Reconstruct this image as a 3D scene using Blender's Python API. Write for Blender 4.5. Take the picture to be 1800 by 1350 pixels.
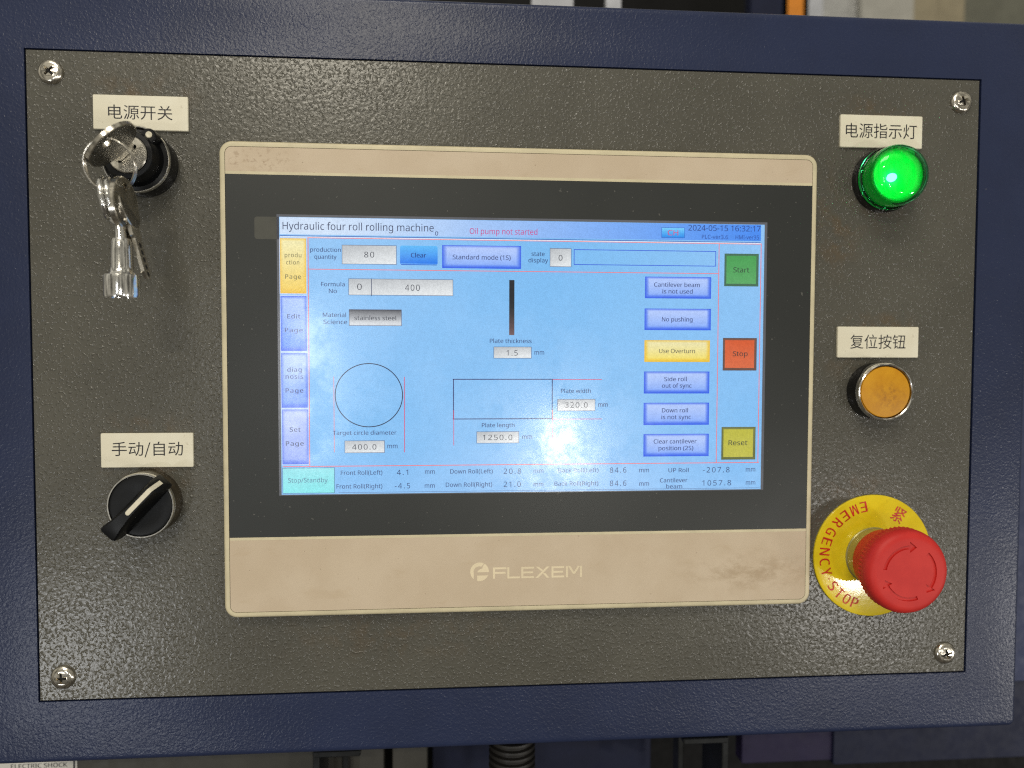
import bpy, bmesh, math, random, os
from mathutils import Matrix, Vector
from mathutils.geometry import tessellate_polygon

for o in list(bpy.data.objects):
    bpy.data.objects.remove(o)
random.seed(7)
SC = bpy.context.scene
COL = SC.collection
PI = math.pi
sin, cos, rad = math.sin, math.cos, math.radians
MM = 0.001

# ---------------------------------------------------------------- camera
# The panel stands in the XZ plane (u right, v up, w out of the panel, all in mm).
FPX, CX, CY = 1352.0, 900.0, 675.0
_a = Vector((0.04058578507227127, -0.08058139221314382, 0.0009776723498432236))
RM = Matrix.Rotation(_a.length, 3, _a.normalized())
TV = Vector((6.006765387207167, -12.72432698381159, 359.75155792590766))
S3 = Matrix(((1, 0, 0), (0, 0, -1), (0, 1, 0)))
D3 = Matrix(((1, 0, 0), (0, -1, 0), (0, 0, -1)))
W2C = (D3 @ RM @ S3).to_4x4()
tv = D3 @ (TV * MM)
W2C.translation = tv
cam_d = bpy.data.cameras.new('camera')
cam = bpy.data.objects.new('camera', cam_d)
COL.objects.link(cam)
cam.matrix_world = W2C.inverted()
cam_d.sensor_width = 36
cam_d.lens = FPX / 1800 * 36
cam_d.clip_start = 0.01
cam_d.clip_end = 50
cam_d.dof.use_dof = True
cam_d.dof.focus_distance = 0.348
cam_d.dof.aperture_fstop = 5.6
SC.camera = cam


def at(px, py, w=0.0):
    """point of the plane w mm in front of the panel, read off the photograph"""
    d = Vector(((px - CX) / FPX, (py - CY) / FPX, 1.0))
    Rt = RM.transposed()
    A = Rt @ d
    B = Rt @ TV
    s = (B[2] - w) / A[2]
    p = A * s - B
    return (p[0], -p[1])


# ---------------------------------------------------------------- world, lamps, exposure
world = bpy.data.worlds.new("World")
SC.world = world
world.use_nodes = True
wn = world.node_tree
wn.nodes.clear()
wo = wn.nodes.new('ShaderNodeOutputWorld')
wb = wn.nodes.new('ShaderNodeBackground')
wt = wn.nodes.new('ShaderNodeTexCoord')
wsep = wn.nodes.new('ShaderNodeSeparateXYZ')
wr = wn.nodes.new('ShaderNodeValToRGB')
wn.links.new(wt.outputs['Generated'], wsep.inputs[0])
wmr = wn.nodes.new('ShaderNodeMapRange')
wmr.inputs[1].default_value = -1
wmr.inputs[2].default_value = 1
wn.links.new(wsep.outputs['Z'], wmr.inputs[0])
wn.links.new(wmr.outputs[0], wr.inputs[0])
wr.color_ramp.elements[0].position = 0.15
wr.color_ramp.elements[0].color = (0.15, 0.135, 0.11, 1)
wr.color_ramp.elements[1].position = 0.85
wr.color_ramp.elements[1].color = (0.80, 0.76, 0.64, 1)
# hall clutter as noise: upright dark and light blocks, added for contrast in chrome
wmp = wn.nodes.new('ShaderNodeMapping')
wmp.inputs['Scale'].default_value = (5.0, 5.0, 1.6)
wn.links.new(wt.outputs['Generated'], wmp.inputs[0])
wno = wn.nodes.new('ShaderNodeTexNoise')
wno.inputs['Scale'].default_value = 1.0
wno.inputs['Detail'].default_value = 4
wn.links.new(wmp.outputs[0], wno.inputs['Vector'])
wr2 = wn.nodes.new('ShaderNodeMapRange')
wr2.inputs[1].default_value = 0.42
wr2.inputs[2].default_value = 0.62
wr2.inputs[3].default_value = 0.25
wr2.inputs[4].default_value = 2.0
wn.links.new(wno.outputs['Fac'], wr2.inputs[0])
wvm = wn.nodes.new('ShaderNodeVectorMath')
wvm.operation = 'SCALE'
wn.links.new(wr.outputs[0], wvm.inputs[0])
wn.links.new(wr2.outputs[0], wvm.inputs['Scale'])
wn.links.new(wvm.outputs[0], wb.inputs[0])
wb.inputs[1].default_value = 0.55
wn.links.new(wb.outputs[0], wo.inputs[0])


def area(name, du, dv, L, sx, sy, power, col, p0=(0, 0), shape='RECTANGLE'):
    """hall lamp, bright doorway or added sparkle light, L metres in front of the panel; aimed at the panel"""
    d = bpy.data.lights.new(name, 'AREA')
    d.shape = shape
    d.size = sx
    d.size_y = sy
    d.energy = power
    d.color = col
    o = bpy.data.objects.new(name, d)
    COL.objects.link(o)
    o.location = (p0[0] * MM + du * L, -L, p0[1] * MM + dv * L)
    t = Vector((p0[0] * MM, 0, p0[1] * MM)) - o.location
    o.rotation_euler = t.to_track_quat('-Z', 'Y').to_euler()
    return o


area('overhead_lamp', -0.30, 1.15, 1.1, 0.9, 0.35, 9, (1.0, 0.94, 0.82))
area('hall_lamp_high', -0.18, 0.42, 2.4, 0.5, 0.07, 10, (1.0, 0.93, 0.78), (-60, 120))
area('doorway_right', 0.52, -0.31, 2.3, 0.10, 0.11, 6, (1.0, 0.97, 0.92), at(1512, 1043))
area('sparkle_light_right', 1.30, -0.50, 2.0, 0.30, 0.26, 12, (1.0, 0.97, 0.92), at(1500, 1080))  # added light for sparkle on the lower right of the faceplate
area('doorway_left', -0.50, -0.40, 2.3, 0.16, 0.14, 5.5, (0.96, 0.98, 1.0), at(190, 1110))
area('window_far', 0.143, -0.131, 2.3, 0.10, 0.22, 4.0, (1.0, 0.97, 0.9), at(985, 800))
area('window_left', -0.175, -0.04, 2.3, 0.13, 0.50, 2.6, (0.95, 0.98, 1.0), at(550, 670))
SC.cycles.use_denoising = False
SC.cycles.use_adaptive_sampling = False
SC.cycles.filter_width = 1.2

SC.view_settings.view_transform = 'Standard'
SC.view_settings.look = 'None'
SC.view_settings.exposure = 0.04
SC.view_settings.gamma = 1.0

# ---------------------------------------------------------------- materials


def lin(c):
    r = []
    for x in c[:3]:
        x = x / 255.0
        r.append(x / 12.92 if x <= 0.04045 else ((x + 0.055) / 1.055) ** 2.4)
    return tuple(r)


class NT:
    def __init__(s, name):
        s.m = bpy.data.materials.new(name)
        s.m.use_nodes = True
        s.t = s.m.node_tree
        s.b = s.t.nodes['Principled BSDF']
        s.tc = s.t.nodes.new('ShaderNodeTexCoord')

    def n(s, typ, **kw):
        x = s.t.nodes.new(typ)
        for k, v in kw.items():
            setattr(x, k, v)
        return x

    def l(s, a, b):
        s.t.links.new(a, b)

    def val(s, sock, v):
        if hasattr(v, 'is_linked') or hasattr(v, 'links'):
            s.l(v, sock)
        else:
            sock.default_value = v

    def noise(s, scale, detail=3, rough=0.55, dist=0.0, stretch=None):
        x = s.n('ShaderNodeTexNoise')
        x.inputs['Scale'].default_value = scale
        x.inputs['Detail'].default_value = detail
        x.inputs['Roughness'].default_value = rough
        x.inputs['Distortion'].default_value = dist
        if stretch:
            mp = s.n('ShaderNodeMapping')
            mp.inputs['Scale'].default_value = stretch[:3]
            if len(stretch) > 3:
                mp.inputs['Rotation'].default_value = (0, stretch[3], 0)
            s.l(s.tc.outputs['Object'], mp.inputs[0])
            s.l(mp.outputs[0], x.inputs['Vector'])
        else:
            s.l(s.tc.outputs['Object'], x.inputs['Vector'])
        return x.outputs['Fac']

    def rmp(s, fac, p0, p1, c0=0.0, c1=1.0):
        x = s.n('ShaderNodeMapRange', interpolation_type='SMOOTHSTEP')
        s.l(fac, x.inputs[0])
        x.inputs[1].default_value = p0
        x.inputs[2].default_value = p1
        x.inputs[3].default_value = c0
        x.inputs[4].default_value = c1
        return x.outputs[0]

    def mix(s, fac, a, b, mode='MIX'):
        x = s.n('ShaderNodeMix', data_type='RGBA', blend_type=mode)
        s.val(x.inputs[0], fac)
        for i, v in ((6, a), (7, b)):
            if isinstance(v, tuple):
                x.inputs[i].default_value = (*v[:3], 1)
            else:
                s.l(v, x.inputs[i])
        return x.outputs[2]

    def math(s, op, a, b=0.0):
        x = s.n('ShaderNodeMath', operation=op)
        s.val(x.inputs[0], a)
        s.val(x.inputs[1], b)
        return x.outputs[0]

    def blob(s, u, v, ru, rv, soft=0.0):
        """1 inside an ellipse centred on the panel point (u, v) mm, 0 outside"""
        mp = s.n('ShaderNodeMapping', vector_type='POINT')
        mp.inputs['Location'].default_value = (-u / ru, 0, -v / rv)
        mp.inputs['Scale'].default_value = (1000 / ru, 0, 1000 / rv)
        s.l(s.tc.outputs['Object'], mp.inputs[0])
        ln = s.n('ShaderNodeVectorMath', operation='LENGTH')
        s.l(mp.outputs[0], ln.inputs[0])
        return s.rmp(ln.outputs['Value'], soft, 1.0, 1.0, 0.0)

    def bump(s, h, strength, dist=0.001, prev=None):
        x = s.n('ShaderNodeBump')
        x.inputs['Strength'].default_value = strength
        x.inputs['Distance'].default_value = dist
        s.l(h, x.inputs['Height'])
        if prev is not None:
            s.l(prev, x.inputs['Normal'])
        return x.outputs[0]

    def set(s, **kw):
        names = dict(col='Base Color', rough='Roughness', metal='Metallic', ior='IOR', trans='Transmission Weight',
                     spec='Specular IOR Level', coat='Coat Weight', coatr='Coat Roughness', nrm='Normal',
                     ecol='Emission Color', estr='Emission Strength', sss='Subsurface Weight')
        for k, v in kw.items():
            i = s.b.inputs[names[k]]
            if isinstance(v, tuple):
                i.default_value = (*v[:3], 1)
            elif isinstance(v, (int, float)):
                i.default_value = v
            else:
                s.l(v, i)
        return s.m


def simple(name, col, rough=0.45, metal=0.0, var=0.06, nscale=60, bscale=2500, bstr=0.05, **kw):
    """plain paint/plastic/metal with faint mottling and micro relief"""
    m = NT(name)
    c = lin(col) if max(col) > 1 else col
    dark = tuple(x * (1 - var * 2) for x in c)
    lite = tuple(min(1, x * (1 + var)) for x in c)
    f = m.noise(nscale * 1.0, 4, 0.6)
    cc = m.mix(m.rmp(f, 0.3, 0.7), dark, lite)
    r = m.rmp(m.noise(nscale * 3, 3), 0.3, 0.7, rough * 0.85, rough * 1.15)
    b = m.bump(m.noise(bscale, 2), bstr, 0.0002)
    m.set(col=cc, rough=r, metal=metal, nrm=b, **kw)
    return m.m


M = {}


def texture_paint(name, col, fscale, dist, rough, stains=(), spec=0.5, strength=1.0, dust=0.0, leather=0.2, pimple=1.25):
    """leather-grain powder coat"""
    m = NT(name)
    c = lin(col)
    base = m.mix(m.rmp(m.noise(18, 4, 0.6), 0.3, 0.7), tuple(x * 0.90 for x in c), tuple(x * 1.10 for x in c))
    for (u, v, ru, rv, sc, amt) in stains:
        k = m.math('MULTIPLY', m.blob(u, v, ru, rv), m.rmp(m.noise(110, 5, 0.65), 0.42, 0.66))
        base = m.mix(m.math('MULTIPLY', k, amt), base, lin(sc))
    # small specks of dust caught in the grain
    sp = m.rmp(m.noise(420, 2, 0.5), 0.74, 0.80)
    base = m.mix(m.math('MULTIPLY', sp, 0.08 + dust), base, (0.42, 0.38, 0.30))
    big = m.noise(fscale, 1.2, 0.45, 0.5)
    w = m.n('ShaderNodeTexVoronoi', feature='SMOOTH_F1')
    w.inputs['Scale'].default_value = fscale * 0.8
    w.inputs['Smoothness'].default_value = 0.6
    m.l(m.tc.outputs['Object'], w.inputs['Vector'])
    peb = m.rmp(m.noise(fscale * 1.15, 1.0, 0.4, 0.3), 0.53, 0.72)   # scattered pimples on a nearly flat coat
    h = m.math('ADD', m.math('MULTIPLY', peb, pimple), m.math('MULTIPLY', big, leather))
    h = m.math('ADD', h, m.math('MULTIPLY', w.outputs['Distance'], 0.16))
    n1 = m.bump(h, strength, dist)
    n2 = n1
    m.set(col=base, rough=rough, nrm=n2, spec=spec)
    return m.m


bz_br, bz_tl = at(1325, 1005, 5), at(445, 280, 5)
bz_br = (bz_br[0] - 0.58, bz_br[1] + 118.8)     # the terminal's parts sit 0.6 right and 118.8 below the panel origin
bz_tl = (bz_tl[0] - 0.58, bz_tl[1] + 118.8)
st = []
for (px, py, rx, ry, a) in ((250, 165, 34, 16, .55), (1550, 195, 34, 12, .5), (1545, 568, 30, 8, .6), (1470, 420, 16, 26, .55),
                            (255, 755, 34, 10, .45), (265, 830, 26, 14, .8), (700, 1110, 90, 20, .3), (1440, 330, 14, 30, .3),
                            (1500, 860, 30, 10, .5), (1545, 375, 26, 16, .25), (1490, 640, 18, 12, .35)):
    u, v = at(px, py)
    st.append((u, v, rx, ry, (104, 80, 48), a * 0.75))
M['plate'] = texture_paint('grey_grain_paint', (85, 83, 75), 620, 0.00022, 0.24, st, 0.5, 1.0, 0.06, 0.45, 0.9)
M['blue'] = texture_paint('blue_grain_paint', (36, 45, 74), 820, 0.00012, 0.30, (), 0.42, 1.0, 0.0, 1.0, 0.25)

# beige bezel with hand dirt
m = NT('beige_plastic')
b0 = m.mix(m.rmp(m.noise(35, 5, 0.6), 0.32, 0.68), lin((200, 182, 157)), lin((207, 190, 166)))
k = m.math('MULTIPLY', m.blob(bz_br[0], bz_br[1], 50, 15), m.rmp(m.noise(120, 7, 0.75, 0.1, (1, 1, 1.7)), 0.40, 0.66))
b1 = m.mix(m.math('MULTIPLY', k, 0.45), b0, lin((146, 120, 84)))
k = m.math('MULTIPLY', m.blob(bz_tl[0], bz_tl[1], 26, 9), m.rmp(m.noise(420, 4, 0.7), 0.52, 0.66))
b2 = m.mix(m.math('MULTIPLY', k, 0.55), b1, lin((140, 112, 84)))
k = m.rmp(m.noise(733, 2, 0.5), 0.745, 0.79)
b3 = m.mix(m.math('MULTIPLY', k, 0.55), b2, lin((110, 86, 62)))
k = m.rmp(m.noise(60, 5, 0.7, 0.8, (1, 1, 2.2)), 0.56, 0.74)
b4 = m.mix(m.math('MULTIPLY', k, 0.16), b3, lin((170, 144, 104)))
M['beige'] = m.set(col=b4, rough=m.rmp(m.noise(120, 3), 0.3, 0.7, 0.48, 0.62), spec=0.35, nrm=m.bump(m.noise(3500, 2), 0.12, 0.0002))
M['cream'] = simple('cream_plastic', (212, 201, 168), 0.45, var=0.05, nscale=90)
M['seam'] = simple('dark_seam', (52, 47, 40), 0.8)
# black screen film: satin, with dust specks
m = NT('black_film')
c = m.mix(m.rmp(m.noise(12, 3), 0.3, 0.7), lin((49, 51, 50)), lin((54, 56, 55)))
c = m.mix(m.math('MULTIPLY', m.rmp(m.noise(900, 1, 0.4), 0.775, 0.80), 0.35), c, (0.30, 0.29, 0.26))
M['film'] = m.set(col=c, rough=0.34, spec=0.32, nrm=m.bump(m.noise(4000, 2), 0.06, 0.0001))
M['film_light'] = simple('smoked_window', (74, 74, 67), 0.35, spec=0.4)
# ivory engraved plate
m = NT('ivory_plate')
c = m.mix(m.rmp(m.noise(40, 4, 0.6), 0.3, 0.7), lin((226, 219, 196)), lin((235, 230, 210)))
c = m.mix(m.math('MULTIPLY', m.rmp(m.noise(330, 5, 0.75), 0.60, 0.72), 0.45), c, lin((140, 118, 84)))
M['ivory'] = m.set(col=c, rough=0.35, spec=0.5, nrm=m.bump(m.noise(3000, 2), 0.05, 0.0001))
M['ink'] = simple('black_ink', (34, 33, 38), 0.5, var=0.12, nscale=400)
M['redink'] = simple('red_ink', (204, 38, 18), 0.45, var=0.1, nscale=300)
M['chrome'] = simple('chrome', (0.74, 0.73, 0.70), 0.14, 1.0, var=0.05, nscale=220, bscale=900, bstr=0.12)
M['steel'] = simple('worn_steel', (0.60, 0.57, 0.50), 0.30, 1.0, var=0.12, nscale=260, bscale=1500, bstr=0.06)
M['nickel'] = simple('nickel_plate', (0.66, 0.62, 0.54), 0.20, 1.0, var=0.10, nscale=300, bscale=1200, bstr=0.06)
M['shade_steel'] = simple('key_face_shade', (0.30, 0.285, 0.25), 0.36, 1.0, var=0.16, nscale=200, bscale=1400, bstr=0.05)  # darker steel: the dark panel's reflection in the bow faces put into the colour
M['blackp'] = simple('black_plastic', (12, 13, 15), 0.40, spec=0.25, var=0.1, nscale=25, bstr=0.08)
M['blackg'] = simple('glossy_black_plastic', (20, 20, 21), 0.16, var=0.1, nscale=120)
M['hole'] = simple('recess_shade', (14, 12, 12), 0.7)  # near-black paints in the shade of gaps, slots, dimples and the bore
M['white'] = simple('white_plastic', (226, 219, 196), 0.45, var=0.04, nscale=500)
# knob housing: chrome-like collar, its grey brown reflection put into the colour
M['collar'] = simple('collar_reflected_brown', (66, 58, 44), 0.34, var=0.2, nscale=160, spec=0.5)
m = NT('red_plastic')
c = m.mix(m.rmp(m.noise(90, 4, 0.6), 0.3, 0.7), lin((198, 42, 38)), lin((208, 50, 44)))
M['red'] = m.set(col=c, rough=0.50, spec=0.35, nrm=m.bump(m.noise(3000, 2), 0.08, 0.0001))
m = NT('yellow_disc')
c = m.mix(m.rmp(m.noise(70, 4, 0.6), 0.3, 0.7), lin((226, 199, 28)), lin((238, 214, 44)))
c = m.mix(m.math('MULTIPLY', m.rmp(m.noise(500, 4, 0.7), 0.62, 0.74), 0.3), c, lin((140, 118, 40)))
M['yellow'] = m.set(col=c, rough=0.11, spec=0.5, nrm=m.bump(m.noise(420, 3, 0.6), 0.06, 0.00035))
m = NT('orange_cap')
c = m.mix(m.rmp(m.noise(160, 4, 0.65), 0.3, 0.7), lin((200, 138, 14)), lin((211, 151, 24)))
u, v = at(1567, 690, 10)
k = m.math('MULTIPLY', m.rmp(m.noise(500, 5, 0.7, 0.4), 0.40, 0.70), m.math('MULTIPLY', m.blob(2, -2, 13, 11), 0.85))
c = m.mix(k, c, lin((160, 106, 26)))
M['orange'] = m.set(col=c, rough=0.42, spec=0.4, sss=0.0, nrm=m.bump(m.noise(1500, 2), 0.12, 0.0002))
m = NT('green_lens')
M['green'] = m.set(col=(0.05, 0.72, 0.25), rough=0.06, trans=1.0, ior=1.42, nrm=m.bump(m.noise(500, 2), 0.04, 0.0002))


def emit_attr(name, rough, spec, base=(0.01, 0.012, 0.014), strength=1.0, pixel=True):
    m = NT(name)
    a = m.n('ShaderNodeVertexColor', layer_name='Col')
    c = a.outputs[0]
    if pixel:
        f = m.rmp(m.noise(2600, 2, 0.6), 0.28, 0.72, 0.86, 1.10)
        g = m.rmp(m.noise(420, 3, 0.6), 0.3, 0.7, 0.975, 1.025)
        h = m.math('MULTIPLY', f, g)
        cb = m.n('ShaderNodeCombineColor')
        for i in range(3):
            m.l(h, cb.inputs[i])
        c = m.mix(1.0, c, cb.outputs[0], 'MULTIPLY')
    nr = m.bump(m.noise(900, 5, 0.7, 0.0, (1, 1, 3.0, 0.6)), 0.035, 0.00025)
    m.set(col=base, rough=m.rmp(m.noise(45, 5, 0.7), 0.35, 0.65, rough * 0.8, rough * 1.9), spec=spec, ecol=c, estr=strength, nrm=nr)
    return m.m


M['screen'] = emit_attr('lit_screen', 0.13, 0.55)
M['glow'] = emit_attr('green_reflector_glow', 0.5, 0.3, (0.02, 0.3, 0.08), 1.0, False)
m = NT('led')
M['led'] = m.set(col=(0.5, 0.9, 0.7), rough=0.5, ecol=(0.75, 1.0, 0.85), estr=14.0)

# ---------------------------------------------------------------- mesh builder
ORG = {}


def TP(u, v, w):
    return (u * MM, -w * MM, v * MM)


class MB:
    def __init__(s):
        s.v, s.f, s.c = [], [], []

    def add(s, vs, fs, col=None):
        o = len(s.v)
        s.v += [tuple(x) for x in vs]
        s.f += [tuple(i + o for i in f) for f in fs]
        if col is None:
            s.c += [(0, 0, 0)] * len(vs)
        elif isinstance(col, list):
            s.c += col
        else:
            s.c += [col] * len(vs)
        return s

    def lathe(s, prof, cu, cv, seg=72, T=None, knurl=None, col=None):
        """prof: (r, w[, knurl amplitude]) rings about the axis through (cu, cv)"""
        vs, fs = [], []
        for ring in prof:
            r, w = ring[0], ring[1]
            ka = ring[2] if len(ring) > 2 else 0
            for i in range(seg):
                a = 2 * PI * i / seg
                rr = r + (ka * (0.5 + 0.5 * cos(a * knurl)) if ka else 0)
                p = (rr * cos(a), rr * sin(a), w)
                vs.append(T(*p) if T else (cu + p[0], cv + p[1], p[2]))
        for k in range(len(prof) - 1):
            for i in range(seg):
                j = (i + 1) % seg
                fs.append((k * seg + i, k * seg + j, (k + 1) * seg + j, (k + 1) * seg + i))
        fs.append(tuple(range(seg))[::-1])
        fs.append(tuple(range((len(prof) - 1) * seg, len(prof) * seg)))
        cl = None
        if col:
            cl = []
            for ring in prof:
                cl += [col(ring[0], ring[1])] * seg
        return s.add(vs, fs, cl)

    def ring(s, prof, cu, cv, seg=72, T=None):
        """closed profile swept round the axis (torus-like)"""
        vs, fs = [], []
        n = len(prof)
        for (r, w) in prof:
            for i in range(seg):
                a = 2 * PI * i / seg
                p = (r * cos(a), r * sin(a), w)
                vs.append(T(*p) if T else (cu + p[0], cv + p[1], p[2]))
        for k in range(n):
            k2 = (k + 1) % n
            for i in range(seg):
                j = (i + 1) % seg
                fs.append((k * seg + i, k * seg + j, k2 * seg + j, k2 * seg + i))
        return s.add(vs, fs)

    def prism(s, outer, holes, w0, w1, ch=0.0, T=None, back=True):
        f = T or (lambda a, b, c: (a, b, c))
        n = len(outer)
        ins = inset(outer, ch) if ch else outer
        rings = [(outer, w0), (outer, w1 - ch)] + ([(ins, w1)] if ch else [])
        vs, fs = [], []
        for poly, w in rings:
            vs += [f(a, b, w) for a, b in poly]
        for k in range(len(rings) - 1):
            for i in range(n):
                j = (i + 1) % n
                fs.append((k * n + i, k * n + j, (k + 1) * n + j, (k + 1) * n + i))
        top = (len(rings) - 1) * n
        idx = list(range(top, top + n))
        bidx = list(range(n))
        for h in holes:
            o = len(vs)
            vs += [f(a, b, w1) for a, b in h]
            vs += [f(a, b, w0) for a, b in h]
            m_ = len(h)
            for i in range(m_):
                j = (i + 1) % m_
                fs.append((o + i, o + j, o + m_ + j, o + m_ + i))
            idx += list(range(o, o + m_))
            bidx += list(range(o + m_, o + 2 * m_))
        polys = [[Vector((a, b, 0)) for a, b in ins]] + [[Vector((a, b, 0)) for a, b in h] for h in holes]
        for t in tessellate_polygon(polys):
            fs.append(tuple(idx[i] for i in t))
        if back:
            polys[0] = [Vector((a, b, 0)) for a, b in outer]
            for t in tessellate_polygon(polys):
                fs.append(tuple(bidx[i] for i in t))
        return s.add(vs, fs)

    def box(s, u0, u1, v0, v1, w0, w1, ch=0.0):
        return s.prism([(u0, v0), (u1, v0), (u1, v1), (u0, v1)], [], w0, w1, ch)

    def tube(s, pts, r, seg=12, closed=False):
        """round tube along 3-D points (u, v, w); r is a number or list"""
        P = [Vector(p) for p in pts]
        n = len(P)
        vs, fs = [], []
        nrm = None
        for i, p in enumerate(P):
            a = P[(i - 1) % n] if (closed or i) else p
            b = P[(i + 1) % n] if (closed or i < n - 1) else p
            t = (b - a).normalized()
            if nrm is None:
                nrm = t.orthogonal().normalized()
            nrm = (nrm - t * nrm.dot(t)).normalized()
            bi = t.cross(nrm)
            rr = r[i] if isinstance(r, (list, tuple)) else r
            for k in range(seg):
                q = 2 * PI * k / seg
                vs.append(p + nrm * rr * cos(q) + bi * rr * sin(q))
        m_ = n if closed else n - 1
        for i in range(m_):
            i2 = (i + 1) % n
            for k in range(seg):
                k2 = (k + 1) % seg
                fs.append((i * seg + k, i * seg + k2, i2 * seg + k2, i2 * seg + k))
        if not closed:
            fs.append(tuple(range(seg))[::-1])
            fs.append(tuple(range((n - 1) * seg, n * seg)))
        return s.add(vs, fs)

    def loft(s, secs):
        """secs: list of equal-length closed 3-D sections"""
        n = len(secs[0])
        vs, fs = [], []
        for q in secs:
            vs += q
        for k in range(len(secs) - 1):
            for i in range(n):
                j = (i + 1) % n
                fs.append((k * n + i, k * n + j, (k + 1) * n + j, (k + 1) * n + i))
        fs.append(tuple(range(n))[::-1])
        fs.append(tuple(range((len(secs) - 1) * n, len(secs) * n)))
        return s.add(vs, fs)

    def build(s, name, mat, parent=None, origin=None, solid=True, smooth=32, colors=False):
        if parent is not None:
            org = ORG[parent.name]
        else:
            org = Vector(origin) if origin is not None else Vector((0, 0, 0))
        me = bpy.data.meshes.new(name)
        vs = [Vector(TP(*p)) - org for p in s.v]
        me.from_pydata(vs, [], s.f)
        if colors:
            a = me.color_attributes.new('Col', 'FLOAT_COLOR', 'POINT')
            flat = []
            for c in s.c:
                flat += [c[0], c[1], c[2], 1.0]
            a.data.foreach_set('color', flat)
        if solid:
            bm = bmesh.new()
            bm.from_mesh(me)
            bmesh.ops.remove_doubles(bm, verts=bm.verts, dist=2e-6)
            bmesh.ops.recalc_face_normals(bm, faces=bm.faces)
            bm.to_mesh(me)
            bm.free()
        if smooth:
            me.polygons.foreach_set('use_smooth', [True] * len(me.polygons))
            me.set_sharp_from_angle(angle=rad(smooth))
        me.materials.append(M[mat] if isinstance(mat, str) else mat)
        me.update()
        o = bpy.data.objects.new(name, me)
        COL.objects.link(o)
        if parent is not None:
            o.parent = parent
        else:
            o.location = org
        ORG[o.name] = org
        return o


def inset(poly, d):
    n = len(poly)
    area_ = sum(poly[i][0] * poly[(i + 1) % n][1] - poly[(i + 1) % n][0] * poly[i][1] for i in range(n))
    sg = 1 if area_ > 0 else -1
    out = []
    for i in range(n):
        x0, y0 = poly[i - 1]
        x1, y1 = poly[i]
        x2, y2 = poly[(i + 1) % n]
        a = Vector((x1 - x0, y1 - y0))
        b = Vector((x2 - x1, y2 - y1))
        if a.length < 1e-9 or b.length < 1e-9:
            out.append((x1, y1))
            continue
        a.normalize()
        b.normalize()
        na = Vector((-a.y, a.x)) * sg
        nb = Vector((-b.y, b.x)) * sg
        m_ = na + nb
        m_ = m_ / max(0.4, m_.length_squared / 2) if m_.length > 1e-6 else na
        out.append((x1 + m_.x * d, y1 + m_.y * d))
    return out


def rrect(u0, u1, v0, v1, r, n=8):
    if u0 > u1:
        u0, u1 = u1, u0
    if v0 > v1:
        v0, v1 = v1, v0
    p = []
    for (cx, cy, a0) in ((u1 - r, v0 + r, -90), (u1 - r, v1 - r, 0), (u0 + r, v1 - r, 90), (u0 + r, v0 + r, 180)):
        for i in range(n + 1):
            a = rad(a0 + 90 * i / n)
            p.append((cx + r * cos(a), cy + r * sin(a)))
    return p


def circ(cu, cv, r, n=48):
    return [(cu + r * cos(2 * PI * i / n), cv + r * sin(2 * PI * i / n)) for i in range(n)]


def empty(name, u, v, w=0.0):
    o = bpy.data.objects.new(name, None)
    o.empty_display_size = 0.01
    o.location = TP(u, v, w)
    COL.objects.link(o)
    ORG[o.name] = Vector(o.location)
    return o


def tag(o, label=None, cat=None, group=None, kind=None):
    if label:
        o['label'] = label
    if cat:
        o['category'] = cat
    if group:
        o['group'] = group
    if kind:
        o['kind'] = kind
    return o


# ---------------------------------------------------------------- text
FD = ''
try:
    FD = os.path.join(bpy.utils.resource_path('LOCAL'), 'datafiles', 'fonts')
except Exception:
    pass


def font(fn):
    try:
        p = os.path.join(FD, fn)
        if os.path.exists(p):
            return bpy.data.fonts.load(p)
    except Exception:
        pass
    return None


F_SANS = font('NotoSansHebrew-Regular.woff2')
F_CJK = font('Noto Sans CJK Regular.woff2')
F_NUM = F_SANS
_tc = {}


def glyphs(s, fnt, off=0.0, space=1.0, key=None):
    k = (s, key, off, space)
    if k in _tc:
        return _tc[k]
    cu = bpy.data.curves.new('lettering', 'FONT')
    cu.body = s
    if fnt:
        cu.font = fnt
    cu.size = 1.0
    cu.space_character = space
    cu.resolution_u = 3
    ob = bpy.data.objects.new('lettering_tmp', cu)
    me = ob.to_mesh()
    vs = [(v.co.x, v.co.y) for v in me.vertices]
    fs = [tuple(p.vertices) for p in me.polygons]
    ob.to_mesh_clear()
    bpy.data.objects.remove(ob)
    bpy.data.curves.remove(cu)
    _tc[k] = (vs, fs)
    return _tc[k]


def cap_h(fnt, key, ch='H'):
    vs, _ = glyphs(ch, fnt, 0, 1, key)
    return max(v[1] for v in vs)


def text_px(mb, s, x0, x1, yb, cap, w, col=None, fnt='S', off=0.006, space=1.0):
    """lettering on the plane w: left/right ends and baseline read off the photo, cap height in its pixels"""
    f, key = {'S': (F_SANS, 'S'), 'N': (F_NUM, 'N'), 'C': (F_CJK, 'C')}[fnt]
    vs, fs = glyphs(s, f, 0, space, key)
    if not vs:
        return
    a, b = min(v[0] for v in vs), max(v[0] for v in vs)
    u0, v0 = at(x0, yb, w)
    u1, _ = at(x1, yb, w)
    _, vt = at(x0, yb - cap, w)
    sx = (u1 - u0) / (b - a)
    sy = (vt - v0) / cap_h(f, key)
    mb.add([(u0 + (p[0] - a) * sx, v0 + p[1] * sy, w) for p in vs], fs, col)
    if off > 0:  # heavier strokes: a second impression set a hair to the right and proud of the first
        mb.add([(u0 + (p[0] - a) * sx + off * 2.4 * sx, v0 + p[1] * sy, w + .008) for p in vs], fs, col)


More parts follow.
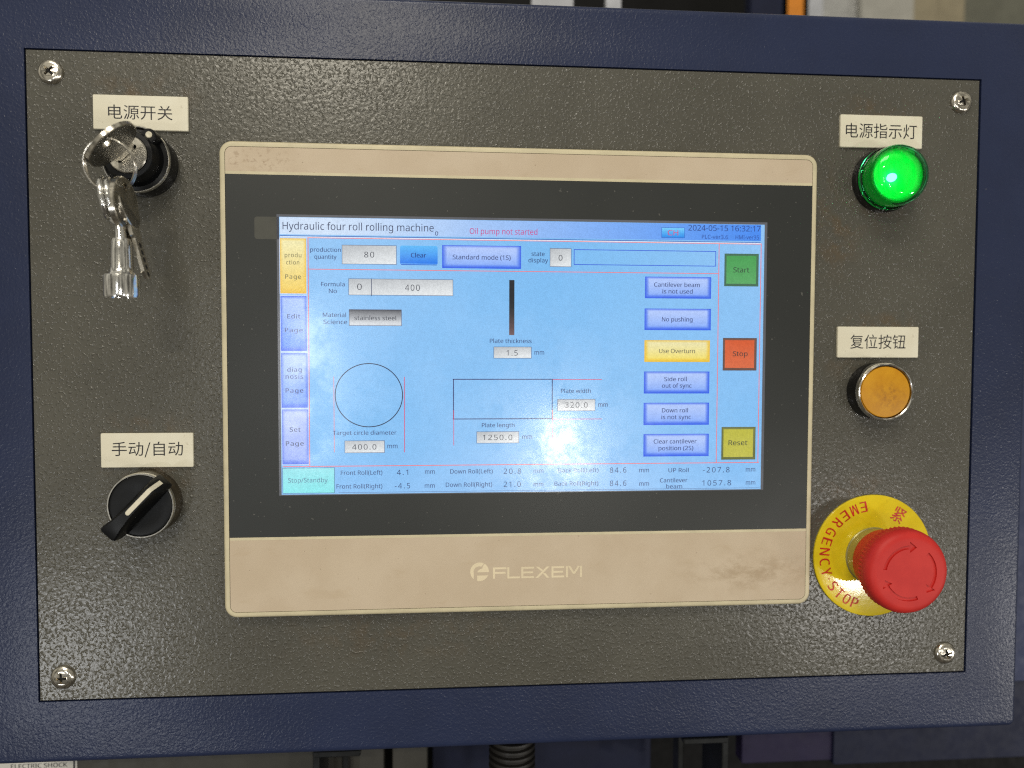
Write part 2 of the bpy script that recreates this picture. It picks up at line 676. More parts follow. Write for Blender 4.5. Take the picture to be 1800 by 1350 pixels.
def text_box(mb, s, x0, y0, x1, y1, w, fnt='C', off=0.0, space=1.0, col=None):
    f, key = {'S': (F_SANS, 'S'), 'N': (F_NUM, 'N'), 'C': (F_CJK, 'C')}[fnt]
    vs, fs = glyphs(s, f, off, space, key)
    if not vs:
        return
    a, b = min(v[0] for v in vs), max(v[0] for v in vs)
    c, d = min(v[1] for v in vs), max(v[1] for v in vs)
    u0, v1 = at(x0, y0, w)
    u1, v0 = at(x1, y1, w)
    mb.add([(u0 + (p[0] - a) / (b - a) * (u1 - u0), v0 + (p[1] - c) / (d - c) * (v1 - v0), w) for p in vs], fs, col)


# ================================================================ control box
fl_t = at(1300, 20)[1]
fb = at(900, 1310.5)[1]
fr = at(1789, 1120)[0]
FU0, FU1, FV0, FV1 = -fr - 0.5, fr, fb, fl_t
PU0, PU1, PV0, PV1 = -220.06, 220.63, -156.28, 134.02

box = empty('control_box', 0, 0, 0)
tag(box, 'blue grain-painted control box front framing the grey faceplate with all the controls', 'control box')
fm = MB()
G = 0.55
hole = [(PU0 - G, PV0 - G), (PU1 + G * 1.4, PV0 - G), (PU1 + G * 1.4, PV1 + G), (PU0 - G, PV1 + G)]
# rounded outer edge: front face inset then quarter-round, then the box sides
R_ = 2.2
outer = rrect(FU0, FU1, FV0, FV1, 3.4, 8)
n = len(outer)
rings = []
for k in range(6):
    a = PI / 2 * k / 5
    rings.append((inset(outer, R_ * (1 - sin(a))), 0.3 - R_ * (1 - cos(a))))
rings.append((outer, -75))
vs, fs = [], []
for poly, w in rings:
    vs += [(p[0], p[1], w) for p in poly]
for k in range(len(rings) - 1):
    for i in range(n):
        j = (i + 1) % n
        fs.append((k * n + i, k * n + j, (k + 1) * n + j, (k + 1) * n + i))
o = len(vs)
vs += [(a, b, 0.3) for a, b in hole] + [(a, b, -2.6) for a, b in hole]
for i in range(4):
    j = (i + 1) % 4
    fs.append((o + i, o + j, o + 4 + j, o + 4 + i))
idx = list(range(n)) + list(range(o, o + 4))
for t in tessellate_polygon([[Vector((p[0], p[1], 0)) for p in rings[0][0]], [Vector((a, b, 0)) for a, b in hole]]):
    fs.append(tuple(idx[i] for i in t))
fm.add(vs, fs)
fm.build('front_frame', 'blue', box, smooth=40)
MB().box(PU0 - 8, PU1 + 8, PV0 - 8, PV1 + 8, -6, -2.6).build('gap_shade_backing', 'hole', box)  # black sheet that paints the shadow line in the gap round the faceplate
fp = MB()
fp.box(PU0, PU1, PV0, PV1, -2.2, 0.0, 0.25)
fp.build('faceplate', 'plate', box)


def cross(cx, cy, r, hw, rot):
    p = []
    for k in range(4):
        a = rot + k * PI / 2
        d = (cos(a), sin(a))
        t = (-sin(a), cos(a))
        r1 = r
        p += [(cx + d[0] * hw + -t[0] * hw, cy + d[1] * hw + -t[1] * hw)]
        p += [(cx + d[0] * r1 - t[0] * hw * .8, cy + d[1] * r1 - t[1] * hw * .8),
              (cx + d[0] * r1 + t[0] * hw * .8, cy + d[1] * r1 + t[1] * hw * .8)]
    return p


def screw(px, py, rot):
    cu, cv = at(px, py, 1.5)
    r = 5.35
    H = 2.5
    mb = MB()
    seg = 64
    vs, fs = [], []
    # domed head down to the recess rim, closed by a top cap with a cross-shaped hole
    prof = []
    rt = 2.9
    for k in range(9):
        a = PI / 2 * (1 - k / 8)
        prof.append((rt + (r - rt) * sin(a), 0.4 + (H - 0.75) * cos(a) ** 1.0))
    prof = [(r, 0)] + prof
    for (rr, w) in prof:
        for i in range(seg):
            q = 2 * PI * i / seg
            vs.append((cu + rr * cos(q), cv + rr * sin(q), w))
    for k in range(len(prof) - 1):
        for i in range(seg):
            j = (i + 1) % seg
            fs.append((k * seg + i, k * seg + j, (k + 1) * seg + j, (k + 1) * seg + i))
    # dome cap built on a polar grid between the cross outline and the rim
    cr = cross(cu, cv, 2.35, 0.6, rot)
    base = (len(prof) - 1) * seg
    o = len(vs)
    wt = H
    vs += [(a, b, wt) for a, b in cr] + [(cu + (a - cu) * .55, cv + (b - cv) * .55, wt - 2.0) for a, b in cr]
    m_ = len(cr)
    for i in range(m_):
        j = (i + 1) % m_
        fs.append((o + i, o + j, o + m_ + j, o + m_ + i))
    ring = [(cu + prof[-1][0] * cos(2 * PI * i / seg), cv + prof[-1][0] * sin(2 * PI * i / seg)) for i in range(seg)]
    idx = list(range(base, base + seg)) + list(range(o, o + m_))
    for t in tessellate_polygon([[Vector((a, b, 0)) for a, b in ring], [Vector((a, b, 0)) for a, b in cr]]):
        fs.append(tuple(idx[i] for i in t))
    mb.add(vs, fs)
    so = mb.build('screw', 'nickel', box, smooth=50)
    rb = MB()
    rb.prism([(cu + (a - cu) * .97, cv + (b - cv) * .97) for a, b in cr], [], wt - 1.9, wt - 1.2)
    rb.build('recess', 'hole', so)
    return so


for a_ in ((87, 125, 45), (1692, 178, 20), (109, 1192, 2), (1663, 1149, 12)):
    screw(a_[0], a_[1], rad(a_[2]))

# ================================================================ touch panel
HB = 4.0            # frame height
W0 = 5.0            # film plane
bu0 = (at(383.3, 290, HB)[0] + at(398, 1050, HB)[0]) / 2
bu1 = (at(1436, 300, HB)[0] + at(1422.5, 1040, HB)[0]) / 2
bv1 = (at(410, 249.6, HB)[1] + at(1400, 270.3, HB)[1]) / 2
bv0 = (at(430, 1086, HB)[1] + at(1395, 1060.5, HB)[1]) / 2
hmi = empty('touch_panel', (bu0 + bu1) / 2, bv0, 0)
tag(hmi, 'beige framed touch screen terminal with lit blue display in the middle of the faceplate', 'touch screen')
bo = rrect(bu0, bu1, bv0, bv1, 5.6, 10)
fr_ = MB()
ri = 2.45
inner = rrect(bu0 + ri, bu1 - ri, bv0 + ri, bv1 - ri, 3.1, 10)
n = len(bo)
rings = [(bo, 0.0)] + [(inset(bo, 1.3 * (1 - cos(a))), W0 - 1.3 + 1.3 * sin(a)) for a in (0, .3, .6, .9, 1.2, PI / 2)]
rings += [(inner, W0), (inner, W0 - 0.6)]
vs, fs = [], []
for poly, w in rings:
    vs += [(p[0], p[1], w) for p in poly]
for k in range(len(rings) - 1):
    for i in range(n):
        j = (i + 1) % n
        fs.append((k * n + i, k * n + j, (k + 1) * n + j, (k + 1) * n + i))
fr_.add(vs, fs)
fr_.build('outer_frame', 'cream', hmi, smooth=40)
MB().prism(bo and inset(bo, 2.0), [], 0.2, W0 - 0.45).build('seam_backing', 'seam', hmi)
# film sheet: strips and black glass
fi = rrect(bu0 + ri + .22, bu1 - ri - .22, bv0 + ri + .22, bv1 - ri - .22, 2.9, 10)
bt = (at(393, 306.7, W0)[1] + at(1427, 325.3, W0)[1]) / 2
bb = (at(402, 945.4, W0)[1] + at(1417, 929.2, W0)[1]) / 2
LN = 1.25
fu0, fu1 = bu0 + ri + .22, bu1 - ri - .22


def strip(v_lo, v_hi, top):
    r = 2.9
    p = []
    if top:
        p = [(fu0, v_lo), (fu1, v_lo)]
        for i in range(11):
            a = rad(0 + 90 * i / 10)
            p.append((fu1 - r + r * cos(a), v_hi - r + r * sin(a)))
        for i in range(11):
            a = rad(90 + 90 * i / 10)
            p.append((fu0 + r + r * cos(a), v_hi - r + r * sin(a)))
    else:
        p = [(fu1, v_hi), (fu0, v_hi)]
        for i in range(11):
            a = rad(180 + 90 * i / 10)
            p.append((fu0 + r + r * cos(a), v_lo + r + r * sin(a)))
        for i in range(11):
            a = rad(270 + 90 * i / 10)
            p.append((fu1 - r + r * cos(a), v_lo + r + r * sin(a)))
    return p


tv1, bv_ = bv1 - ri - .22, bv0 + ri + .22
s1 = MB().prism(strip(bt + LN, tv1, True), [], W0 - .5, W0).build('upper_strip', 'beige', hmi)
s2 = MB().prism(strip(bv_, bb - LN, False), [], W0 - .5, W0).build('lower_strip', 'beige', hmi)
MB().box(fu0, fu1, bt, bt + LN, W0 - .5, W0 + .04).build('edge_line', 'cream', hmi)
MB().box(fu0, fu1, bb - LN, bb, W0 - .5, W0 + .04).build('edge_line', 'cream', hmi)
sg_u0, sg_v1 = at(487, 378, W0)
sg_u1, sg_v0 = at(1339.5, 860.5, W0)
MB().prism([(fu0, bb), (fu1, bb), (fu1, bt), (fu0, bt)], [], W0 - .5, W0 - .02).build('black_glass', 'film', hmi)
a0, a1 = at(447, 380.5, W0), at(492, 420.7, W0)
tabp = rrect(a0[0], a1[0] + 1, a1[1], a0[1], 1.2, 5)
MB().prism(tabp, [], W0 - .3, W0 + .02).build('sensor_window', 'film_light', hmi)

# lettering on the lower strip
lg = MB()
LW = W0 + 0.03
EL = [at(866.5, 1017.5, LW), at(1023, 1014.2, LW)]
lc = at(843, 1005.1, LW)
lu0, lu1, lvb, lvt = EL[0][0], EL[1][0], (EL[0][1] + EL[1][1]) / 2, (at(866.5, 997.5, LW)[1] + at(1023, 994.5, LW)[1]) / 2
LH = lvt - lvb
pxm = (lu1 - lu0) / 156.5


def lq(x0, y0, x1, y1):
    """a bar of a letter, in photo pixels from the left end and units of letter height"""
    return [(lu0 + x0 * pxm, lvb + y0 * LH), (lu0 + x1 * pxm, lvb + y0 * LH), (lu0 + x1 * pxm, lvb + y1 * LH), (lu0 + x0 * pxm, lvb + y1 * LH)]


def bars(lst):
    for q in lst:
        lg.add([(p[0], p[1], LW) for p in q], [(0, 1, 2, 3)])


T_ = .17
bars([lq(0, 0, 3.6, 1 - T_), lq(0, 1 - T_, 23.5, 1), lq(3.6, .43, 22, .43 + T_)])                    # F
bars([lq(25, T_, 28.6, 1), lq(25, 0, 47, T_)])                                                       # L
bars([lq(49.5, T_, 53.1, 1 - T_), lq(49.5, 0, 72, T_), lq(53.1, .42, 70, .42 + T_), lq(49.5, 1 - T_, 72, 1)])   # E


SLN = [0]


def slant(xa, xb, y0=0.0, y1=1.0, wd=5.2):
    SLN[0] += 1
    q = [[(lu0 + xa * pxm, lvb + y0 * LH), (lu0 + (xa + wd) * pxm, lvb + y0 * LH), (lu0 + (xb + wd) * pxm, lvb + y1 * LH), (lu0 + xb * pxm, lvb + y1 * LH)]]
    lg.add([(p[0], p[1], LW + .006 * SLN[0]) for p in q[0]], [(0, 1, 2, 3)])


slant(74, 94)
slant(84.8, 74.5, .58, 1.0)
slant(94, 86.5, 0, .42)
bars([lq(102.5, T_, 106.1, 1 - T_), lq(102.5, 0, 125, T_), lq(106.1, .42, 123, .42 + T_), lq(102.5, 1 - T_, 125, 1)])  # E
bars([lq(128, 0, 131.6, 1), lq(152.9, 0, 156.5, 1)])
slant(140.0, 131.6, .30, 1.0, 4.2)
slant(140.0, 148.7, .30, 1.0, 4.2)
# round emblem: disc with a bent "e" stroke cut out of it
RR = 16.3 * pxm


def dsc(a_from, a_to, r0, r1, steps=24, sx=0, sy=0):
    vs = []
    for i in range(steps + 1):
        a = rad(a_from + (a_to - a_from) * i / steps)
        vs += [(lc[0] + r0 * cos(a) + sx, lc[1] + r0 * sin(a) + sy, LW), (lc[0] + r1 * cos(a) + sx, lc[1] + r1 * sin(a) + sy, LW)]
    lg.add(vs, [(2 * i, 2 * i + 1, 2 * i + 3, 2 * i + 2) for i in range(steps)])


# left/top crescent
cr_ = []
for i in range(25):
    a = rad(232 - (232 - 62) * i / 24)
    cr_.append((lc[0] + RR * cos(a), lc[1] + RR * sin(a)))
cin = []
for i in range(17):
    a = rad(70 + (180 - 70) * i / 16)
    cin.append((lc[0] + RR * (-0.02 + .60 * cos(a)), lc[1] + RR * (.02 + .56 * sin(a))))
cin.append((lc[0] - RR * .62, lc[1] - RR * .75))
poly = cr_ + cin
lg.add([(p[0], p[1], LW) for p in poly], [tuple(t) for t in tessellate_polygon([[Vector((p[0], p[1], 0)) for p in poly]])])
# right upper block
poly = [(lc[0] - RR * .28, lc[1] - RR * .06), (lc[0] + RR * .99, lc[1] - RR * .06)]
for i in range(13):
    a = rad(2 + 56 * i / 12)
    poly.append((lc[0] + RR * cos(a), lc[1] + RR * sin(a)))
poly += [(lc[0] + RR * .34, lc[1] + RR * .62), (lc[0] + RR * .30, lc[1] + RR * .36), (lc[0] + RR * .02, lc[1] + RR * .26), (lc[0] - RR * .16, lc[1] + RR * .12)]
lg.add([(p[0], p[1], LW) for p in poly], [tuple(t) for t in tessellate_polygon([[Vector((p[0], p[1], 0)) for p in poly]])])
# lower block
poly = [(lc[0] + RR * .90, lc[1] - RR * .40), (lc[0] - RR * .26, lc[1] - RR * .40), (lc[0] - RR * .26, lc[1] - RR * .965)]
for i in range(13):
    a = rad(-105 + 79 * i / 12)
    poly.append((lc[0] + RR * cos(a), lc[1] + RR * sin(a)))
lg.add([(p[0], p[1], LW) for p in poly], [tuple(t) for t in tessellate_polygon([[Vector((p[0], p[1], 0)) for p in poly]])])
M['logo'] = simple('pale_print', (233, 217, 184), 0.5, var=0.03)
lo = lg.build('printed_lettering', 'logo', s2, solid=False, smooth=0)

# ---------------------------------------------------------------- the lit display
E0 = 0.99


def ec(c, k=E0):
    r = lin(c)
    return (r[0] * k, r[1] * k, r[2] * k)


def quad_px(mb, x0, y0, x1, y1, w, fn, nx=1, ny=1):
    """axis-aligned rectangle given by its top-left and bottom-right photo pixels; fn(s, t) colour, t down"""
    u0, v1 = at(x0, y0, w)
    u1, v0 = at(x1, y1, w)
    vs, cs, fs = [], [], []
    for j in range(ny + 1):
        for i in range(nx + 1):
            s_, t_ = i / nx, j / ny
            vs.append((u0 + (u1 - u0) * s_, v1 + (v0 - v1) * t_, w))
            cs.append(ec(fn(s_, t_)) if callable(fn) else ec(fn))
    for j in range(ny):
        for i in range(nx):
            a = j * (nx + 1) + i
            fs.append((a, a + nx + 1, a + nx + 2, a + 1))
    mb.add(vs, fs, cs)


def line_px(mb, x0, y0, x1, y1, th, w, c):
    """thin line between two photo pixels, snapped to the display's own axes"""
    a, b = at(x0, y0, w), at(x1, y1, w)
    h = th / 3.9 / 2
    if abs(a[0] - b[0]) > abs(a[1] - b[1]):
        v = (a[1] + b[1]) / 2
        p = [(a[0], v - h, w), (b[0], v - h, w), (b[0], v + h, w), (a[0], v + h, w)]
    else:
        u = (a[0] + b[0]) / 2
        p = [(u - h, b[1], w), (u + h, b[1], w), (u + h, a[1], w), (u - h, a[1], w)]
    mb.add(p, [(0, 1, 2, 3)], ec(c))


def lerp(a, b, t):
    t = max(0, min(1, t))
    return tuple(a[i] + (b[i] - a[i]) * t for i in range(3))


def hash2(i, j):
    return (sin(i * 127.1 + j * 311.7) * 43758.5453) % 1.0


disp_mb = MB()
WD = W0 + 0.02
# LCD surround (slightly lighter gap between glass and lit area)
quad_px(disp_mb, 486, 376.5, 1341.5, 861, WD, (92, 92, 96))
BG0 = (124, 187, 240)


def bgcol(s, t):
    c = BG0
    c = lerp(c, (146, 196, 243), 0.5 + 0.5 * sin(6.0 * s + 1.2) * cos(3.0 * t))
    c = lerp(c, (158, 200, 248), max(0, t - .80) * 2.2)
    return c


quad_px(disp_mb, 490.5, 381, 1334.3 + 2.6, 858.8 + 0.8, WD + .03, bgcol, 30, 18)
disp = disp_mb.build('display', 'screen', hmi, solid=False, smooth=0, colors=True)


def sub(name, fnc, label=None):
    mb = MB()
    fnc(mb)
    o = mb.build(name, 'screen', disp, solid=False, smooth=0, colors=True)
    if label:
        o['label'] = label
    return o


L1, L2, L3, L4 = WD + .06, WD + .09, WD + .12, WD + .15
TX = (52, 62, 112)
TXG = (78, 84, 108)


def title(mb):
    quad_px(mb, 491.5, 381.5, 1337.5, 424.0, L1, lambda s, t: lerp((206, 224, 247), (70, 138, 240), (s - .12) * 1.12), 20, 4)
    line_px(mb, 491.5, 415.2, 1337, 425.2, 1.1, L2, (50, 80, 170))
    line_px(mb, 492, 417, 1337, 427, 1.4, L2, (225, 235, 250))
    text_px(mb, 'Hydraulic four roll rolling machine', 496.7, 762.4, 403.0, 13, L3, ec((62, 68, 98)), off=0.0)
    text_px(mb, '0', 764.8, 770, 413.9, 7.2, L3, ec(TX))
    text_px(mb, 'Oil pump not started', 825.7, 944.6, 411.1, 10, L3, ec((198, 60, 130)), off=-0.002)
    text_px(mb, '2024-05-15 16:32:17', 1210, 1337, 405.2, 9.8, L3, ec((42, 60, 125)), 'N', off=-0.004)
    text_px(mb, 'PLC-ver3.6', 1233.7, 1279.8, 419.6, 7, L3, ec((40, 62, 140)), off=-0.002)
    text_px(mb, 'HMI-ver35', 1293, 1334, 420.4, 7, L3, ec((40, 62, 140)), off=-0.002)


sub('title_bar', title)


def ch(mb):
    quad_px(mb, 1162.8, 399.6, 1203.7, 418.5, L2, (42, 96, 190))
    quad_px(mb, 1163.6, 400.4, 1202.9, 417.6, L3, lambda s, t: lerp((120, 205, 250), (40, 140, 235), t), 1, 6)
    text_px(mb, 'CH', 1173.7, 1192.2, 413.5, 9.2, L4, ec((205, 60, 110)), off=0.0)


sub('screen_button', ch, 'small pale blue CH button in the title bar')


R1 = (240, 120, 120)
sub('divider_line', lambda mb: line_px(mb, 540.5, 418.6, 1337.5, 428.4, 1.2, L2, R1))
sub('divider_line', lambda mb: line_px(mb, 542.5, 472.8, 1263.5, 481.2, 1.2, L2, R1))
sub('divider_line', lambda mb: line_px(mb, 541, 418.6, 545, 819.5, 1.3, L2, R1))
sub('divider_line', lambda mb: line_px(mb, 497, 820.3, 1334, 812.8, 1.3, L2, R1))
sub('divider_line', lambda mb: line_px(mb, 1264.4, 428, 1258.8, 813, 1.3, L2, R1))
sub('divider_line', lambda mb: line_px(mb, 1337, 428, 1333.2, 812, 1.3, L2, R1))


def tab(x0, y0, x1, y1, words, top, bot, edge, tcol, lab):
    def fn(mb):
        def c(s, t):
            e = min(s, 1 - s) * (x1 - x0)
            e2 = min(t, 1 - t * 1.0) * (y1 - y0)
            k = min(e / 4.0, t * (y1 - y0) / 4.0, (1 - t) * (y1 - y0) / 9.0)
            return lerp(edge, lerp(top, bot, t ** 1.3), max(0, min(1, k)))
        quad_px(mb, x0 - 1.2, y0 - 1.6, x1 + 1.2, y1 + 1.6, L2, (190, 212, 248))
        quad_px(mb, x0, y0, x1, y1, L3, c, 16, 36)
        for wd in words:
            text_px(mb, *wd, L4, ec(tcol), off=0.008, space=1.12)
    return sub('screen_tab', fn, lab)


BT, BB_, BE = (176, 200, 248), (104, 150, 244), (60, 100, 232)
tab(491.8, 418.5, 538.6, 516, [('produ', 500.4, 529.6, 451.9, 7.6), ('ction', 503.1, 525.9, 464.8, 7.6), ('Page', 501.3, 529.1, 490, 7.8)],
    (240, 232, 178), (240, 204, 92), (236, 190, 62), (128, 122, 84), 'yellow tab for the production page')
tab(493, 520.2, 539.6, 617, [('Edit', 505, 527.8, 559.8, 7.8), ('Page', 500.7, 531.9, 583.9, 7.8)], BT, (84, 138, 240), BE, TX, 'blue tab for the edit page')
tab(494, 620.6, 541.3, 716.6, [('diag', 505, 530, 653.6, 7.8), ('nosis', 502, 532.8, 665.8, 7.8), ('Page', 502, 533, 690.4, 7.8)], BT, BB_, (64, 104, 226), TX, 'blue tab for the diagnosis page')
tab(495.6, 719.8, 542.6, 816, [('Set', 509.4, 528, 759, 7.8), ('Page', 502.4, 533.6, 783.6, 7.8)], (184, 200, 248), (150, 172, 244), (84, 116, 230), TXG, 'blue tab for the set page')


def bluebtn(x0, y0, x1, y1, words, lab, top=(180, 202, 250), bot=(128, 168, 248), edge=(44, 88, 228), tcol=TX):
    def fn(mb):
        def c(s, t):
            wx, wy = x1 - x0, y1 - y0
            ex = min(s, 1 - s) * wx
            k = min((ex - 1.5) / 5.0, (t * wy - .8) / 2.4, ((1 - t) * wy - 0.6) / 7.0)
            return lerp(edge, lerp(top, bot, t ** 1.5), max(0, min(1, k)))
        quad_px(mb, x0, y0, x1, y1, L2, c, 30, 16)
        for wd in words:
            text_px(mb, *wd, L4, ec(tcol), off=0.006)
    return sub('screen_button', fn, lab)


bluebtn(1134, 486.1, 1249.8, 525.2, [('Cantilever beam', 1149.8, 1229.8, 503.9, 7.4), ('is not used', 1164.4, 1217.4, 515.7, 7.4)], 'blue button for the cantilever beam')
bluebtn(1133.1, 542.2, 1249.3, 580.7, [('No pushing', 1163.5, 1217.2, 565, 7.6)], 'blue button for pushing')
bluebtn(1132.8, 597.8, 1247.6, 636.4, [('Use Overturn', 1158.6, 1221.4, 620.6, 7.4)], 'yellow button for overturn', (234, 226, 176), (244, 222, 96), (232, 188, 50), (100, 98, 84))
bluebtn(1132, 653, 1246.6, 691.6, [('Side roll', 1167.6, 1207, 670, 7.4), ('out of sync', 1163.6, 1215.4, 681.6, 7.4)], 'blue button for side roll sync')
bluebtn(1131.4, 708, 1246, 746.6, [('Down roll', 1163.6, 1209, 725, 7.4), ('is not sync', 1162.6, 1214.4, 736.8, 7.4)], 'blue button for down roll sync')
bluebtn(1131.2, 763, 1245.6, 801.6, [('Clear cantilever', 1149, 1224.4, 779.8, 7.4), ('position (2S)', 1157.6, 1218.4, 791.6, 7.4)], 'blue button clearing the cantilever position')
bluebtn(777.2, 430.7, 915.9, 472.8, [('Standard mode (1S)', 795.7, 897.4, 455.7, 8)], 'wide blue standard mode button')


def clear(mb):
    def c(s, t):
        return lerp((96, 186, 248), (36, 118, 234), t)
    u0, v1 = at(703.1, 431.5, L2)
    u1, v0 = at(769.3, 465.7, L2)
    po = rrect(u0, u1, v0, v1, 0.9, 3)
    mb.add([(a, b, L2) for a, b in po], [tuple(range(len(po)))], [ec(c(0, (v1 - b) / (v1 - v0))) for a, b in po])
    line_px(mb, 705, 465.0, 768, 466.0, 1.2, L3, (34, 88, 190))
    line_px(mb, 705, 463.6, 768, 464.6, 1.0, L4, (120, 190, 250))
    text_px(mb, 'Clear', 722.2, 748.9, 452.4, 7.8, L4, ec((36, 62, 132)), off=0.012)


sub('screen_button', clear, 'bright blue clear button')


def bigbtn(x0, y0, x1, y1, word, fill, edge, lab):
    def fn(mb):
        e2 = lerp(edge, fill, .22)
        quad_px(mb, x0, y0, x1, y1, L2, edge)
        quad_px(mb, x0 + 1.6, y0 + 1.6, x1 - 1.2, y1 - 1.2, L3, lambda s, t: lerp(e2, edge, t * .6), 1, 4)
        quad_px(mb, x0 + 3.6, y0 + 4.0, x1 - 4.2, y1 - 4.6, L4, lambda s, t: lerp(fill, lerp(fill, (255, 255, 255), .10), t), 1, 4)
        text_px(mb, *word, L4 + .03, ec((52, 58, 56)), off=0.004)
    return sub('screen_button', fn, lab)


bigbtn(1273.7, 445.6, 1333, 503.7, ('Start', 1289, 1316.9, 478.7, 8.8), (74, 158, 84), (70, 104, 84), 'square green start button')
bigbtn(1271, 594, 1329.6, 651.4, ('Stop', 1288, 1314, 626, 8.6), (212, 92, 50), (96, 76, 70), 'square orange-red stop button')
bigbtn(1268.4, 750.6, 1327.4, 807.6, ('Reset', 1280.6, 1313.6, 782.6, 8.6), (186, 182, 60), (98, 104, 62), 'square olive yellow reset button')


def valbox(x0, y0, x1, y1, word, fnt='N', dark=False, cut=None, tcol=(58, 60, 72)):
    def fn(mb):
        quad_px(mb, x0, y0, x1, y1, L2, (96, 108, 140))
        if dark:
            c = lambda s, t: lerp(lerp((112, 114, 120), (214, 218, 222), (t - .1) * 1.3), (60, 62, 70), max(0, 1 - t * 9))
        else:
            c = lambda s, t: lerp((182, 186, 190), (228, 232, 234), (s * .35 + t * .75))
        quad_px(mb, x0 + .9, y0 + .9, x1 - .9, y1 - .9, L3, c, 4, 10)
        if cut:
            line_px(mb, cut, y0, cut, y1, 1.2, L4, (70, 80, 110))
        if isinstance(word, tuple):
            ws = [word]
        else:
            ws = word
        for wd in ws:
            text_px(mb, *wd, L4, ec(tcol), fnt, off=0.0 if fnt == 'N' else 0.008, space=1.18 if fnt == 'N' else 1.0)
    return sub('value_box', fn)


valbox(600.7, 430.2, 697.2, 465.4, ('80', 640.2, 657.8, 452.4, 9.8))
valbox(966.5, 436.1, 1004.4, 469.4, ('0', 981.9, 988.7, 458, 9.6))
valbox(612.4, 489.4, 796.7, 520.4, [('0', 627.8, 635.9, 509.3, 10.6), ('400', 712, 738, 510.9, 10.6)], cut=653)
valbox(613.3, 543.5, 706.3, 573.1, ('stainless steel', 623, 696.1, 562.6, 7.6), 'S', True)
valbox(867.6, 609.3, 934.4, 630.2, ('1.5', 890.4, 910, 625, 9.4))
valbox(605.6, 774.6, 676.4, 796, ('400.0', 619, 661.6, 790.4, 9.2))
valbox(979.6, 701.6, 1046.4, 722.4, ('320.0', 993, 1033, 716.6, 9.2))
valbox(837.6, 758.6, 912.4, 779, ('1250.0', 848.6, 900.6, 773.6, 9.2))


def outl(mb):
    B = (46, 84, 214)
    x0, y0, x1, y1 = 1008.7, 438.1, 1258.5, 468.5
    a, b = at(x0, y0, L2), at(x1, y1, L2)
    h = .32
    for q in ((a[0], b[0], a[1] - h, a[1]), (a[0], b[0], b[1], b[1] + h), (a[0], a[0] + h, b[1] + h, a[1] - h), (b[0] - h, b[0], b[1] + h, a[1] - h)):
        mb.add([(q[0], q[2], L2), (q[1], q[2], L2), (q[1], q[3], L2), (q[0], q[3], L2)], [(0, 1, 2, 3)], ec(B))


sub('message_box', outl)


def standby(mb):
    quad_px(mb, 496.4, 822.6, 588.6, 866.6, L2, (76, 116, 150))
    quad_px(mb, 497.3, 823.5, 587.7, 865.8, L3, lambda s, t: lerp((150, 226, 234), (140, 232, 236), t), 2, 2)
    text_px(mb, 'Stop/Standby', 506.4, 576, 848.4, 7.8, L4, ec((96, 124, 152)), off=0.0)


sub('status_box', standby, 'pale cyan status box at the lower left of the display')


for t in (('production', 545.2, 598.9, 442.2, 7.4), ('quantity', 552.6, 591.5, 454.8, 7.4),
              ('display', 928.9, 963.3, 461.1, 7.6), ('state', 934.4, 957.2, 449.8, 7.6),
              ('Formula', 564.3, 605.9, 503, 7.2), ('No', 578.1, 592, 515, 7.2),
              ('Material', 567.4, 608.1, 557, 7.4), ('Science', 568.5, 610.2, 569.4, 7.4),
              ('Plate thickness', 860.9, 934.4, 602.8, 7.4), ('mm', 939.6, 956.4, 623.4, 8),
              ('Target circle diameter', 585, 697, 764.6, 7.2), ('mm', 681, 698.6, 788, 8),
              ('Plate width', 986, 1038.4, 690.6, 7.0), ('mm', 1051.6, 1068, 715, 8),
              ('Plate length', 847, 904.4, 751, 7.2), ('mm', 918, 935.2, 771.6, 8),
              ('Front Roll(Left)', 599, 672, 835, 7.6), ('Front Roll(Right)', 591.6, 672, 859, 7.6),
              ('mm', 747, 764, 833, 8), ('mm', 746.6, 764, 857.6, 8),
              ('Down Roll(Left)', 791.4, 866, 832.6, 7.6), ('Down Roll(Right)', 783.6, 865, 856, 7.6),
              ('mm', 938, 955, 831.6, 8), ('mm', 938, 955, 855.2, 8),
              ('Back Roll(Left)', 981.6, 1052, 830.6, 7.4), ('Back Roll(Right)', 974.6, 1051.6, 854, 7.4),
              ('mm', 1123.6, 1140.6, 830.4, 8), ('mm', 1123.6, 1140.6, 854, 8),
              ('UP Roll', 1175, 1210.4, 830.2, 7.2), ('Cantilever', 1160, 1208.4, 848, 7.2), ('beam', 1171, 1199, 858.4, 6.8),
              ('mm', 1311, 1327.4, 829, 8), ('mm', 1311, 1327.4, 852, 8)):
    sub('caption_text', lambda mb: text_px(mb, *t, L4, ec(TX if t[3] < 800 else (62, 76, 122)), off=0.004))





for t in (('4.1', 697.6, 717.4, 835, 9.2), ('-4.5', 694, 721, 858.6, 9.2), ('20.8', 885.4, 916, 833, 9.2), ('21.0', 885.4, 915.4, 856, 9.2),
              ('84.6', 1072, 1101, 831, 9.2), ('84.6', 1072, 1101, 854.2, 9.2), ('-207.8', 1235.6, 1282.4, 830.6, 9.2), ('1057.8', 1234.4, 1285, 853.6, 9.2)):
    sub('readout_text', lambda mb: text_px(mb, *t, L4, ec((56, 68, 112)), 'N', off=0.0, space=1.25))
sub('base_line', lambda mb: line_px(mb, 595, 866.0, 1335, 857.4, .6, L4, (80, 96, 140)))



sub('thickness_bar', lambda mb: quad_px(mb, 895.2, 492.2, 904.1, 589, L2, lambda s, t: lerp((40, 40, 44), (112, 86, 88), (t - .5) * 2), 1, 8))


